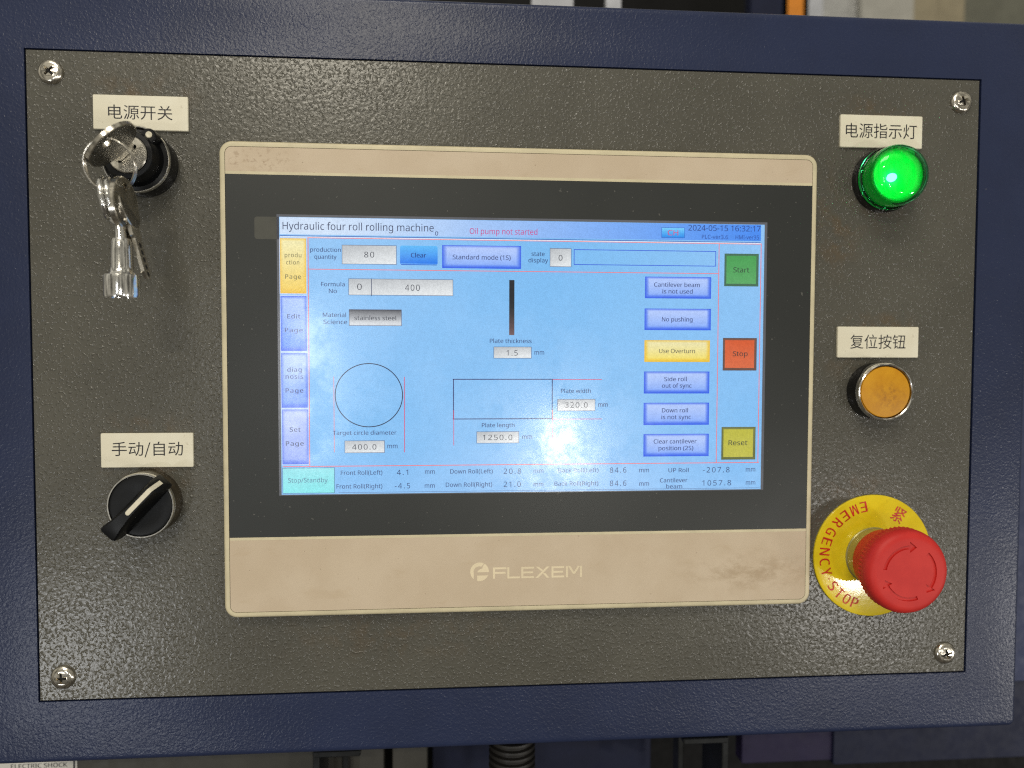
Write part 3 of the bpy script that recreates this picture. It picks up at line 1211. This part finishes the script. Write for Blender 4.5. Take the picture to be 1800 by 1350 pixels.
def circle(mb):
    c = at(648.6, 694.8, L3)
    ru = (at(708.6, 694.8, L3)[0] - at(588.6, 694.8, L3)[0]) / 2
    rv = (at(648.6, 638.4, L3)[1] - at(648.6, 751.2, L3)[1]) / 2
    N = 96
    vs, fs = [], []
    for i in range(N):
        a = 2 * PI * i / N
        for k in (0, .40):
            vs.append((c[0] + (ru - k) * cos(a), c[1] + (rv - k) * sin(a), L3))
    for i in range(N):
        j = (i + 1) % N
        fs.append((2 * i, 2 * i + 1, 2 * j + 1, 2 * j))
    mb.add(vs, fs, ec((38, 34, 62)))


sub('circle_outline', circle)


def rect(mb):
    B = (52, 40, 98)
    line_px(mb, 795.8, 666.6, 971.6, 666.8, 1.5, L3, B)
    line_px(mb, 795.8, 736.2, 971.6, 736.2, 1.5, L3, B)
    line_px(mb, 797, 666, 797.2, 737, 1.5, L3, B)
    line_px(mb, 970.6, 666, 970.8, 737, 1.5, L3, B)


sub('plate_outline', rect)


R1 = (214, 66, 104)
sub('dimension_line', lambda mb: line_px(mb, 587, 662, 587.4, 795, 1.0, L2, (236, 130, 120)))
sub('dimension_line', lambda mb: line_px(mb, 711, 662.4, 711, 795, 1.2, L2, R1))
sub('dimension_line', lambda mb: line_px(mb, 797.6, 721, 797.6, 783, 1.0, L4, R1))
sub('dimension_line', lambda mb: line_px(mb, 971.2, 720, 971.2, 782, 1.0, L4, (236, 120, 120)))
sub('dimension_line', lambda mb: line_px(mb, 971, 667, 1058, 667.2, 1.1, L2, R1))
sub('dimension_line', lambda mb: line_px(mb, 971, 736.5, 1058, 736.7, 1.1, L2, R1))

# ================================================================ name plates


def plate(x0, y0, x1, y1, s, tb, label, off=0.0):
    h = 1.4
    u0, v1 = at(x0, y0, h)
    u1, v0 = at(x1, y1, h)
    o = empty('name_plate', (u0 + u1) / 2, v0, 0)
    tag(o, label, 'label plate', 'ivory name plates above the controls')
    MB().prism(rrect(u0, u1, v0, v1, .55, 3), [], 0.02, h, 0.22).build('plate_body', 'ivory', o)
    mb = MB()
    text_box(mb, s, *tb, h + .03, 'C', off)
    mb.build('lettering', 'ink', o, solid=False, smooth=0)
    return o


plate(162.5, 165.4, 331, 230.7, '电源开关', (189.6, 183.4, 303.5, 211.9), 'ivory name plate with four black characters above the key switch')
plate(1478, 200.6, 1620.8, 261.8, '电源指示灯', (1487.1, 215.6, 1611.1, 245), 'smudged ivory name plate with five black characters above the green lamp')
plate(1473, 574, 1614, 628.9, '复位按钮', (1494.9, 587.8, 1591.6, 613.3), 'ivory name plate with four black characters above the orange button')
plate(176.4, 761.8, 340, 820.9, '手动/自动', (196, 776.8, 321.8, 803.5), 'ivory name plate with a slash between its characters above the black rotary knob')

# ================================================================ key switch
ku, kv = at(255, 290, 0)
ks = empty('key_switch', ku, kv, 0)
tag(ks, 'black key switch with chrome ring and steel lock face under the upper left name plate', 'key switch')
MB().lathe([(14.5, 0), (14.5, 7.5), (14.0, 9.2), (12.6, 9.4)], ku, kv).build('body', 'blackg', ks)
MB().ring([(14.35, 9.0), (14.35, 10.2), (14.1, 10.6), (13.75, 10.6), (13.55, 10.2), (13.55, 9.0)], ku, kv).build('ring', 'chrome', ks)
kd = rad(48)
kb = MB()
kb.lathe([(13.5, 9.3), (13.3, 9.6), (11.8, 10.2), (10.9, 12), (10.5, 17.6), (10.0, 18.6), (8.3, 18.8), (8.2, 17.6)], ku, kv)
kb.build('knob', 'blackp', ks)


def capsule(cx, cy, ang, s0, s1, hw, n=8):
    d = Vector((cos(ang), sin(ang)))
    t = Vector((-sin(ang), cos(ang)))
    p = []
    for i in range(n + 1):
        a = -PI / 2 + PI * i / n
        q = Vector((cx, cy)) + d * (s1 + hw * cos(a)) + t * hw * sin(a)
        p.append((q.x, q.y))
    for i in range(n + 1):
        a = PI / 2 + PI * i / n
        q = Vector((cx, cy)) + d * (s0 + hw * cos(a)) + t * hw * sin(a)
        p.append((q.x, q.y))
    return p


po_ = MB().prism(capsule(ku, kv, kd, 6.5, 11.6, 3.1), [], 9.4, 16.6, .5).build('pointer', 'blackp', ks)
du, dv = ku + 12.0 * cos(kd), kv + 12.0 * sin(kd)
MB().lathe([(1.35, 16.5), (1.35, 16.75), (1.0, 16.9), (0.8, 16.8)], du, dv, 24).build('dot', 'white', po_)
lk = MB()
slot = capsule(ku, kv, rad(45), -4.4, 4.4, .9, 3)
lk.prism(circ(ku, kv, 8.0, 56), [slot], 16.0, 19.4, .35)
lo_ = lk.build('lock_face', 'steel', ks)
MB().prism(circ(ku, kv, 6.2, 24), [], 15.2, 16.2).build('slot', 'hole', lo_)

# key standing in the lock, its bow at right angles to the panel
ang = rad(45)
dd = Vector((cos(ang), sin(ang), 0))
nn = Vector((sin(ang), -cos(ang), 0))
K0 = Vector((ku, kv, 0))


def key_T(origin, e1, e2, e3):
    return lambda a, b, c: tuple(origin + e1 * a + e2 * b + e3 * c)


kt = key_T(K0, dd, Vector((0, 0, 1)), nn)
key = empty('key', ku, kv, 19.4)
tag(key, 'flat steel key with round bow standing in the key switch lock', 'key')
bow = []
for i in range(48):
    a = 2 * PI * i / 48
    bow.append((11.8 * cos(a), 34.0 + 10.6 * sin(a)))
hl = [(2.8 * cos(2 * PI * i / 20) + .2, 39.2 + 2.3 * sin(2 * PI * i / 20)) for i in range(20)]
MB().prism(bow, [hl], -.9, .9, .25, kt).build('bow', 'nickel', key)
for z_ in (-.93, .85):
    MB().prism([(p[0] * .95, 34 + (p[1] - 34) * .95) for p in bow], [hl], z_, z_ + .08, 0, kt).build('bow_face_shade', 'shade_steel', key)  # thin discs that paint the bow sides darker than the rim
bl = MB()
bl.prism([(-3.9, 17.5), (-2.8, 17.0), (2.8, 17.0), (3.9, 17.5), (3.9, 21.0), (5.2, 22.5), (5.2, 25.5), (-5.2, 25.5), (-5.2, 22.5), (-3.9, 21.0)], [], -.75, .75, .15, kt)
bl.build('blade', 'steel', key)

# split ring
rc = at(192.6, 291, 38)
rg = MB()


def ring_pts(c, w, r, tilt, off, tx=0.0, n=64):
    pts = []
    for i in range(n):
        a = 2 * PI * i / n
        x, y = r * cos(a), r * sin(a)
        pts.append((c[0] + x * cos(tx), c[1] + y * cos(tilt), w + y * sin(tilt) + x * sin(tx) + off))
    return pts


kr = empty('key_ring', rc[0], rc[1] + 10, 38)
tag(kr, 'round wire split ring hanging from the key in the lock', 'key ring')
MB().tube(ring_pts(rc, 38.0, 10.2, 0.30, .55, .10), .46, 10, True).build('coil', 'nickel', kr)
MB().tube(ring_pts((rc[0] + .18, rc[1] - .15), 38.0, 10.35, 0.27, -.55, .14), .46, 10, True).build('coil', 'nickel', kr)


def hang_key(name, px, py, wc, az, ry, thick, blade, label, tilt=0.0, mat='steel', bl_len=24):
    """flat key hanging from the ring; az turns its bow about the vertical, tilt swings it in the panel plane"""
    c = at(px, py, wc)
    e3 = Vector((cos(az), 0, sin(az)))
    e1 = Vector((-sin(az), 0, cos(az)))
    dn = Vector((sin(tilt), -cos(tilt), 0))
    e3 = (e3 - dn * dn.dot(e3)).normalized()
    e1 = dn.cross(e3).normalized()
    o = Vector((c[0], c[1], wc))
    T = key_T(o, e1, dn, e3)
    k = empty(name, c[0], c[1] + ry, wc)
    tag(k, label, 'key')
    bw = [(ry * .95 * cos(2 * PI * i / 44), ry * sin(2 * PI * i / 44)) for i in range(44)]
    h_ = [(1.7 * cos(2 * PI * i / 18), -ry * .62 + 1.7 * sin(2 * PI * i / 18)) for i in range(18)]
    MB().prism(bw, [h_], -thick / 2, thick / 2, .3, T).build('bow', 'nickel', k)
    for sg in (-1, 1):
        z_ = sg * (thick / 2 + .03)
        MB().prism([(p[0] * .93, p[1] * .93) for p in bw], [h_], min(z_, z_ - sg * .1), max(z_, z_ - sg * .1), 0, T).build('bow_face_shade', 'shade_steel', k)  # thin dark discs, reflected dark painted on both bow sides
    b = MB()
    y0 = ry * .86
    b.prism([(-4.6, y0), (4.6, y0), (4.6, y0 + 4.2), (3.4, y0 + 5.4), (3.4, y0 + bl_len - 3), (1.4, y0 + bl_len), (-1.4, y0 + bl_len), (-3.4, y0 + bl_len - 3), (-3.4, y0 + 5.4), (-4.6, y0 + 4.2)], [], -thick * .38, thick * .38, .15, T)
    bo_ = b.build('blade', mat, k)
    g = MB()
    for i in range(5):
        yy = y0 + 8 + i * 3.0
        p = [(1.2 * cos(2 * PI * q / 14), yy + 1.1 * sin(2 * PI * q / 14)) for q in range(14)]
        g.prism(p, [], thick * .30, thick * .38 + .04, 0, T)
    g.build('dimple', 'hole', bo_)
    return k


hang_key('key', 223, 360, 33, rad(-2), 10.4, 2.0, True, 'flat key hanging behind, its dimpled blade showing right of the socket key', rad(14.5), 'nickel', 22)
hang_key('key', 217, 359, 36.5, rad(4), 10.8, 2.4, True, 'flat key with thick round bow hanging edge-on beside the socket key', rad(3), 'steel', 19)

# tubular cabinet key hanging from the ring
sk_top = at(190, 316, 40)
sk_bot = at(214.8, 523, 40)
sk = empty('socket_key', sk_bot[0], sk_bot[1], 40)
tag(sk, 'chromed tubular socket key with wide open end hanging lowest on the key ring', 'socket key')
def vl(px, py, w=40):
    p = at(px, py, w)
    return p
sc_ = 4.28
axu = at(214.5, 500, 40)[0]


def sT(a, b, c):
    # lathe axis along -v; c is the height (v) value
    return (axu + a + (c - sk_bot[1]) * -0.055 * 0.0, c, 40 + b)


v_ = lambda py: at(214, py, 40)[1]
pr = [(6.6, v_(484)), (6.75, v_(488)), (6.75, v_(519)), (6.5, v_(523)), (5.0, v_(523)), (4.9, v_(522)), (4.8, v_(500))]
hd = MB()
hd.lathe(pr[::-1] + [], 0, 0, 56, T=sT)
sock = hd.build('socket', 'chrome', sk, smooth=40)
MB().lathe([(4.75, v_(521.5)), (4.75, v_(519))], 0, 0, 32, T=sT).build('bore_shade', 'hole', sock)  # black disc paints the shade inside the open end
st_ = MB()
st_.lathe([(6.4, v_(486)), (4.5, v_(479)), (4.0, v_(470)), (3.8, v_(440)), (3.6, v_(425)), (3.2, v_(420)), (1.6, v_(418))], 0, 0, 48, T=sT)
st_.build('stem', 'chrome', sk, smooth=50)
nk = at(205, 398, 40)
nb = at(214, 420, 40)
hc = at(191, 350, 40)
pts, rr_ = [], []
MB().tube([(axu, v_(424), 40), (nb[0] - .4, nb[1] + 2, 40), (nk[0] + 1, nk[1] + 1, 40), (at(199, 384, 40)[0], at(199, 384, 40)[1], 40), (at(195, 378, 40)[0], at(195, 378, 40)[1], 40)],
          [2.4, 2.0, 1.6, 1.9, 1.5], 14).build('neck', 'chrome', sk, smooth=60)
lp = []
for i in range(48):
    a = 2 * PI * i / 48
    # loop standing nearly at right angles to the panel
    b = 7.6 * sin(a)
    q = 6.2 * cos(a)
    lp.append((hc[0] + q * .18 - b * .16, hc[1] + b, 40 + q * .98))
for du_ in (-1.25, 1.25):
    MB().tube([(p[0] + du_, p[1], p[2]) for p in lp], 1.15, 12, True).build('eye', 'chrome', sk, smooth=60)

# ================================================================ rotary selector
ru_, rv_ = at(263, 881.3, 0)
rs = empty('rotary_switch', ru_, rv_, 0)
tag(rs, 'black rotary selector knob with white pointer line under the lower left name plate', 'rotary switch')
MB().lathe([(14.6, 0), (14.6, 7.0), (14.3, 9.0), (13.0, 9.3)], ru_, rv_).build('body', 'collar', rs)
MB().ring([(14.5, 8.8), (14.5, 10.0), (14.2, 10.5), (13.7, 10.5), (13.45, 10.0), (13.45, 8.8)], ru_, rv_).build('ring', 'chrome', rs)
MB().lathe([(13.4, 9.0), (13.3, 10.2), (12.4, 10.4), (9.0, 9.9), (0.3, 9.7)], ru_, rv_).build('dial', 'blackp', rs)
ha = rad(46.5)
hd_, ht_ = Vector((cos(ha), sin(ha), 0)), Vector((-sin(ha), cos(ha), 0))
H0 = Vector((ru_, rv_, 0))


def hs(s, ht, hb, wt, wb, sb=None):
    """six-sided section of the handle at s mm along it"""
    sb = s if sb is None else sb
    p = [(s if w > wb + .1 else sb, t, w) for (t, w) in ((-hb, wb), (-hb * .93, wt - (wt - wb) * .55), (-ht, wt - 1.0), (-ht + .7, wt), (ht - .7, wt), (ht, wt - 1.0), (hb * .93, wt - (wt - wb) * .55), (hb, wb))]
    return [tuple(H0 + hd_ * a + ht_ * b + Vector((0, 0, c))) for a, b, c in p]


hm = MB()
hm.loft([hs(-15.0, 3.5, 4.0, 20.2, 15.5), hs(-14.3, 4.0, 4.3, 21.0, 13.5), hs(-12.4, 3.9, 4.3, 21.6, 10.0), hs(-9.0, 3.2, 4.0, 22.0, 10.0), hs(-3, 2.5, 4.0, 22.2, 10.0),
         hs(4, 2.3, 4.0, 22.2, 10.0), hs(11.6, 2.5, 4.0, 22.0, 10.0), hs(12.8, 2.6, 4.0, 21.0, 10.0), hs(15.4, 2.4, 3.8, 14.6, 10.0), hs(16.0, 2.0, 3.2, 12.6, 10.0)])
hob = hm.build('handle', 'blackp', rs, smooth=28)
wl = MB()
path = [(-1.0, 22.28), (4, 22.34), (11.6, 22.22), (12.3, 22.05), (12.98, 21.2), (15.55, 14.9)]
vs, fs = [], []
for i, (s_, w_) in enumerate(path):
    for t_ in (-.98, .98):
        p = H0 + hd_ * s_ + ht_ * t_ + Vector((0, 0, w_))
        vs.append(tuple(p))
for i in range(len(path) - 1):
    fs.append((2 * i, 2 * i + 1, 2 * i + 3, 2 * i + 2))
cap_ = []
for i in range(9):
    a = PI / 2 + PI * i / 8
    p = H0 + hd_ * (-1.0 + .98 * cos(a)) + ht_ * (.98 * sin(a)) + Vector((0, 0, 22.28))
    cap_.append(tuple(p))
wl.add(vs, fs)
wl.add(cap_, [tuple(range(9))])
wl.build('pointer_line', 'white', hob, solid=False, smooth=0)

# ================================================================ green indicator lamp
gu, gv = at(1551, 318.5, 0)
gl = empty('indicator_lamp', gu, gv, 0)
tag(gl, 'lit green domed pilot lamp below the upper right name plate', 'indicator lamp')
MB().lathe([(15.3, 0), (15.3, 3.6), (14.9, 4.2), (13, 4.3)], gu, gv).build('base', 'blackg', gl)
cl = MB()
# outer skin then inner skin: one closed shell of clear green plastic
cl.ring([(0.0005, 19.4), (5.0, 19.2), (9.0, 18.6), (11.6, 17.6), (13.0, 16.2), (13.8, 14.4), (14.05, 12.5), (14.05, 8.4), (13.9, 7.8), (13.9, 7.0),
         (14.6, 6.6), (14.75, 5.4), (14.6, 4.4), (13.0, 4.4), (13.0, 13.5), (12.4, 15.0), (11.0, 16.4), (8.8, 17.3), (5.0, 17.8), (0.0005, 18.0)], gu, gv, 96)
cl.build('lens', 'green', gl, smooth=60)


def gcol(r, w):
    c = lerp((150, 255, 190), (20, 222, 84), r / 5.0)  # LED glow painted in, pale at the centre and dark at the rim
    c = lerp(c, (4, 84, 36), (r - 10.2) / 2.0)
    q = lin(c)
    return tuple(x * 1.5 for x in q)


rf = MB()
rf.lathe([(12.4, 5.0), (12.3, 12.6), (11.6, 12.8), (11.2, 12.4), (9.8, 10.6), (7.5, 8.8), (4.5, 7.4), (2.2, 6.9), (0.2, 6.8)], gu, gv, 64, col=gcol)
rf.build('reflector', 'glow', gl, colors=True, smooth=60)
le = MB()
le.lathe([(1.9, 6.6), (1.9, 8.2), (1.6, 9.2), (0.9, 9.8), (0.1, 10.0)], gu, gv, 24)
le.build('bulb', 'led', gl)

# ================================================================ reset push button
pu, pv = at(1535.5, 687.2, 0)
pb = empty('push_button', pu, pv, 0)
tag(pb, 'round orange push button in a chrome ring below the middle right name plate', 'push button')
MB().lathe([(13.7, 0), (13.7, 7.8), (13.3, 8.6), (12.5, 8.7)], pu, pv).build('body', 'blackg', pb)
MB().ring([(13.6, 8.0), (13.75, 8.6), (13.75, 10.2), (13.45, 10.9), (13.0, 11.1), (12.6, 10.8), (12.45, 10.0), (12.45, 8.0)], pu, pv, 96).build('ring', 'chrome', pb)
MB().lathe([(12.1, 7), (12.1, 10.0), (11.9, 10.45), (11.4, 10.6), (0.3, 10.75)], pu, pv, 96).build('cap', 'orange', pb)
MB().lathe([(12.4, 6.5), (12.4, 9.3), (12.2, 9.35)], pu, pv).build('gap', 'hole', pb)

# ================================================================ emergency stop
eu, ev = at(1534.5, 976.8, 1.2)
es = empty('emergency_stop', eu, ev, 0)
tag(es, 'red mushroom emergency stop button with white-rimmed arrows on round yellow collar'.replace('white-rimmed', 'three sunken'), 'emergency stop')
yd = MB()
yd.lathe([(29.9, 0.02), (29.9, 0.9), (29.6, 1.2), (28.0, 1.3), (12, 1.35), (0.2, 1.35)], eu, ev, 128)
ydo = yd.build('yellow_plate', 'yellow', es)
tm = MB()


def arc_char(s, deg, r, hgt, wid, inward, fnt, off=0.0):
    f, key = {'S': (F_SANS, 'S'), 'C': (F_CJK, 'C'), 'N': (F_NUM, 'N')}[fnt]
    vs, fs = glyphs(s, f, off, 1, key)
    if not vs:
        return
    a, b = min(v[0] for v in vs), max(v[0] for v in vs)
    c, d = min(v[1] for v in vs), max(v[1] for v in vs)
    th = rad(deg)
    out = Vector((cos(th), sin(th)))
    up = -out if inward else out
    right = Vector((up.y, -up.x))
    if s == '.':
        hgt, wid = .6, .6
    if s == 'I':
        wid *= .3
    P = []
    for (x, y) in vs:
        q = Vector((eu, ev)) + out * r + right * ((x - a) / (b - a) - .5) * wid + up * ((y - c) / (d - c) - .5) * hgt
        P.append((q.x, q.y, 1.39))
    tm.add(P, fs)
    e_ = right * 0.22
    tm.add([(p[0] + e_.x, p[1] + e_.y, p[2] + .01) for p in P], fs)


for ch_, dg in zip('EMERGENCY.STOP', (102.3, 113.8, 126.0, 138, 150.5, 162.3, 174, 185.8, 197.6, 206, 215.5, 227, 238, 248.5)):
    arc_char(ch_, dg, 24.7, 5.1, 3.2 if ch_ not in 'MN' else 3.4, True, 'N', 0.0)
for ch_, dg in zip('紧急停止', (58, 20, -18, -56)):
    arc_char(ch_, dg, 23.6, 7.4, 6.3, False, 'C', 0.0)
tm.build('lettering', 'redink', ydo, solid=False, smooth=0)
m = NT('collar_yellow_reflection')
M['olive_collar'] = m.set(col=(0.42, 0.38, 0.16), rough=0.30, metal=0.55, nrm=m.bump(m.noise(500, 2), 0.1, 0.0003))  # olive is the yellow plate's reflection put into the metal colour
MB().lathe([(14.1, 1.3), (14.1, 1.8), (13.7, 2.2), (13.6, 9.5), (13.0, 10)], eu, ev, 96).build('collar', 'olive_collar', es)
hd2 = MB()
hd2.lathe([(12.6, 8.6), (14.6, 9.0), (15.1, 10.0), (15.4, 13.0), (15.9, 17.0), (16.6, 20.0), (17.3, 21.4), (17.8, 22.2)], eu, ev, 96)
hd2.build('skirt', 'red', es, smooth=60)
NK = 60
wF = 31.6
arrows = []
for a_from in (171, 47, -71):
    r0, r1 = 11.0, 12.75
    sw = 80
    pts = []
    for i in range(17):
        a = rad(a_from - sw * i / 16)
        pts.append((r1 * cos(a), r1 * sin(a)))
    ae = rad(a_from - sw)
    pts.append(((r1 + 1.7) * cos(ae), (r1 + 1.7) * sin(ae)))
    at_ = rad(a_from - sw - 15.5)
    rm_ = (r0 + r1) / 2 + .2
    pts.append((rm_ * cos(at_), rm_ * sin(at_)))
    pts.append(((r0 - 1.7) * cos(ae), (r0 - 1.7) * sin(ae)))
    for i in range(17):
        a = rad(a_from - sw + sw * i / 16)
        pts.append((r0 * cos(a), r0 * sin(a)))
    arrows.append([(eu + x, ev + y) for x, y in pts])
seg = NK * 4
prof = [(15.5, 20.6, 0), (18.2, 21.4, 0), (18.6, 22.0, .65), (18.75, 23.6, .65), (18.95, 24.6, .30), (19.25, 25.6, 0), (19.3, 27.0, 0), (19.1, 28.6, 0), (18.5, 30.0, 0), (17.6, 30.95, 0), (16.4, 31.45, 0), (15.2, wF, 0)]
hv = MB()
vs, fs = [], []
for (r, w, ka) in prof:
    for i in range(seg):
        a = 2 * PI * i / seg
        rr2 = r + ka * (.5 + .5 * cos(a * NK))
        vs.append((eu + rr2 * cos(a), ev + rr2 * sin(a), w))
for k in range(len(prof) - 1):
    for i in range(seg):
        j = (i + 1) % seg
        fs.append((k * seg + i, k * seg + j, (k + 1) * seg + j, (k + 1) * seg + i))
fs.append(tuple(range(seg))[::-1])
base = (len(prof) - 1) * seg
idx = list(range(base, base + seg))
polys = [[Vector((vs[i][0], vs[i][1], 0)) for i in idx]]
for ar in arrows:
    o = len(vs)
    m_ = len(ar)
    vs += [(a, b, wF) for a, b in ar] + [(a, b, wF - .8) for a, b in ar]
    for i in range(m_):
        j = (i + 1) % m_
        fs.append((o + i, o + j, o + m_ + j, o + m_ + i))
    polys.append([Vector((a, b, 0)) for a, b in ar])
    idx += list(range(o, o + m_))
    for t in tessellate_polygon([[Vector((a, b, 0)) for a, b in ar]]):
        fs.append(tuple(o + m_ + i for i in t))
for t in tessellate_polygon(polys):
    fs.append(tuple(idx[i] for i in t))
hv.add(vs, fs)
hv.build('mushroom_head', 'red', es, smooth=35)

# ================================================================ what shows round the box
M['bg_dark'] = simple('dark_backing_paint', (18, 18, 19), 0.6, spec=.2)
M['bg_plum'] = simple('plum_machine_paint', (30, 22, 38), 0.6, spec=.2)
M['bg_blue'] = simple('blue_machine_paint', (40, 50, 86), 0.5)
M['bg_navy_shade'] = simple('navy_and_shaded_blue_paint', (22, 28, 54), 0.5, spec=.3)  # navy, also the blue plate's paint with shade put in
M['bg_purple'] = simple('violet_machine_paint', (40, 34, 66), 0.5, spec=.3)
M['bg_grey'] = simple('grey_cabinet_paint', (66, 64, 58), 0.5)
M['bg_silver'] = simple('aluminium', (0.55, 0.55, 0.54), 0.4, 0.6)
M['bg_pale'] = simple('pale_machine_paint', (168, 166, 158), 0.5)
M['bg_orange'] = simple('orange_paint', (226, 140, 40), 0.5)
M['bg_beige'] = simple('beige_machine_paint', (150, 140, 116), 0.5)
M['bg_olive'] = simple('olive_grey_paint', (104, 104, 92), 0.5)
M['bg_white'] = simple('white_bracket_paint', (186, 188, 194), 0.4)
M['rubber'] = simple('black_rubber', (34, 32, 30), 0.5)
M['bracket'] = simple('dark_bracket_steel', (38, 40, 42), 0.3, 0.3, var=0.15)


def slab(name, x0, y0, x1, y1, w0, dep, mat, label, cat, ch=1.0, group=None, extra=None, part='panel'):
    """upright machine member w0 behind the panel plane, seen between photo pixels x0..x1, y0..y1"""
    a, b = at(x0, y0, w0), at(x1, y1, w0)
    o = empty(name, (a[0] + b[0]) / 2, min(a[1], b[1]), w0 - dep)
    tag(o, label, cat, group)
    MB().prism(rrect(a[0], b[0], b[1], a[1], ch, 3), [], w0 - dep, w0, ch * .5).build(part, mat, o)
    return o


# above the box: machines across the hall, out of focus
slab('dark_backdrop', 300, -520, 2300, 900, -900, 60, 'bg_dark', 'dark backing plane added far behind the top edge of the control box', 'machine')  # added plane that keeps the hall behind the posts dark
slab('machine_column', 1325, -300, 1379, 400, -420, 16, 'bg_navy_shade', 'dark blue machine upright left of the orange post', 'machine column')
slab('machine_post', 1380, -300, 1415, 400, -420, 8, 'bg_orange', 'orange upright post just above the box top edge', 'post')
slab('machine_post', 1417, -300, 1440, 400, -420, 8, 'bg_white', 'narrow white upright right beside the orange post', 'post')
slab('machine_column', 1442, -300, 1520, 400, -430, 8, 'bg_silver', 'silver grey machine upright between the narrow white post and the pale one', 'machine column')
slab('machine_column', 1521, -300, 1598, 400, -420, 8, 'bg_pale', 'pale machine upright left of the slim beige post', 'machine column')
slab('machine_post', 1614, -300, 1637, 400, -420, 8, 'bg_beige', 'slim beige upright between two dark gaps', 'post')
slab('machine_column', 1648, -300, 1686, 400, -460, 40, 'bg_beige', 'blurred beige machine column left of the broad olive one', 'machine column')
slab('machine_column', 1688, -300, 2050, 400, -520, 120, 'bg_olive', 'broad olive grey machine column at the top right corner', 'machine column')
wb_ = empty('slotted_bracket', *at(1010, 10, -200), -210)
tag(wb_, 'white slotted bracket peeking over the top edge of the box near the centre', 'bracket')
for (x0, x1) in ((935, 1008), (1066, 1092)):
    a, b = at(x0, -60, -200), at(x1, 40, -200)
    MB().prism(rrect(a[0], b[0], b[1], a[1], 1.0, 3), [], -206, -200, .5).build('flange', 'bg_white', wb_)
a, b = at(935, -60, -206), at(1092, -14, -206)
MB().prism(rrect(a[0], b[0], b[1], a[1], 1.0, 3), [], -212, -206.2, .5).build('web', 'bg_white', wb_)

# below the box


def member(parent, part, x0, y0, x1, y1, w0, dep, mat, ch=1.0, label=None):
    a, b = at(x0, y0, w0), at(x1, y1, w0)
    o = MB().prism(rrect(a[0], b[0], b[1], a[1], ch, 3), [], w0 - dep, w0, ch * .5).build(part, mat, parent)
    if label:
        o['label'] = label
    return o


cab = empty('cabinet', *at(300, 1700, -60), -60)
tag(cab, 'grey electrical cabinet below the left half of the control box, carrying the warning sticker', 'cabinet')
member(cab, 'door', -200, 1180, 676, 1700, -60, 12, 'bg_grey')
member(cab, 'side_panel', 689, 1180, 752, 1700, -60, 12, 'bg_grey')
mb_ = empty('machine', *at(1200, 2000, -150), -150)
tag(mb_, 'dark navy machine body below and right of the control box, shade painted into its beam', 'machine')
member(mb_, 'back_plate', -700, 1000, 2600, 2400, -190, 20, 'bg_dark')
member(mb_, 'front_plate', 760, 1180, 1140, 1700, -110, 12, 'bg_navy_shade')
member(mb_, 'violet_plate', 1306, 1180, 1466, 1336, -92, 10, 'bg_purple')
member(mb_, 'beam', 1467.5, 1187, 2100, 1318, -90, 10, 'bg_navy_shade')  # lower copy of the blue plate, its shade put into the colour
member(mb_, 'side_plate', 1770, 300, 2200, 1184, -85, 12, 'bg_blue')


def bracket(px0, px1, py, label, leg_left):
    w0 = -30
    a, b = at(px0, py, w0), at(px1, py + 14, w0)
    o = empty('bracket', (a[0] + b[0]) / 2, a[1], w0)
    tag(o, label, 'bracket', 'steel brackets under the box')
    t = 3.0
    MB().prism(rrect(a[0], b[0], a[1] - t, a[1] + .5, 1.2, 4), [], w0 - 34, w0, .6).build('arm', 'bracket', o)
    if leg_left:
        l0, l1 = a[0], a[0] + 3.2
    else:
        l0, l1 = b[0] - 3.4, b[0]
    MB().prism(rrect(l0, l1, a[1] - 60, a[1] - t + .6, .8, 3), [], w0 - 33, w0 - .8, .5).build('leg', 'bracket', o)
    k = (a[0] + b[0]) / 2 - (0 if leg_left else 9)
    MB().prism(rrect(k, k + 3, a[1] - 60, a[1] - t - .3, .8, 3), [], w0 - 30, w0 - 20, .4).build('rib', 'bracket', o)
    return o


bracket(549, 634, 1323, 'left dark steel angle bracket under the bottom edge of the box', True)
bracket(1202, 1282, 1300, 'right dark steel angle bracket under the bottom edge of the box', False)
hs_ = MB()
c0 = at(900, 1330, -35)
pf = []
vtop = at(900, 1290, -35)[1]
for i in range(16):
    y = vtop - i * 3.6
    pf += [(10.6, y), (12.0, y - .7), (12.2, y - 1.6), (12.0, y - 2.5), (10.6, y - 3.1)]
hs_.lathe(pf, 0, 0, 48, T=lambda a, b, c: (c0[0] + a, c, -35 + b))
ho = hs_.build('corrugated_hose', 'rubber', None, origin=TP(c0[0], c0[1] - 40, -35), smooth=40)
tag(ho, 'black corrugated cable hose running down from under the middle of the box', 'hose')

# warning sticker on the grey door
wk = -59.7
a, b = at(-120, 1180, wk), at(137, 1420, wk)
ws = empty('warning_sticker', (a[0] + b[0]) / 2, b[1], wk)
tag(ws, 'white electric shock warning sticker at the bottom left corner below the box', 'sticker')
M['sticker'] = simple('white_vinyl', (206, 204, 196), 0.45)
MB().prism(rrect(a[0], b[0], b[1], a[1], 1, 3), [], wk - .2, wk).build('sheet', 'sticker', ws)
sm = MB()
text_px(sm, 'ELECTRIC SHOCK', 19, 118, 1351.5, 7.6, wk + .05, off=0.01)
c, d = at(128.6, 1180, wk + .05), at(130.2, 1420, wk + .05)
sm.add([(c[0], c[1], wk + .05), (c[0], d[1], wk + .05), (d[0], d[1], wk + .05), (d[0], c[1], wk + .05)], [(0, 1, 2, 3)])
sm.build('lettering', 'ink', ws, solid=False, smooth=0)
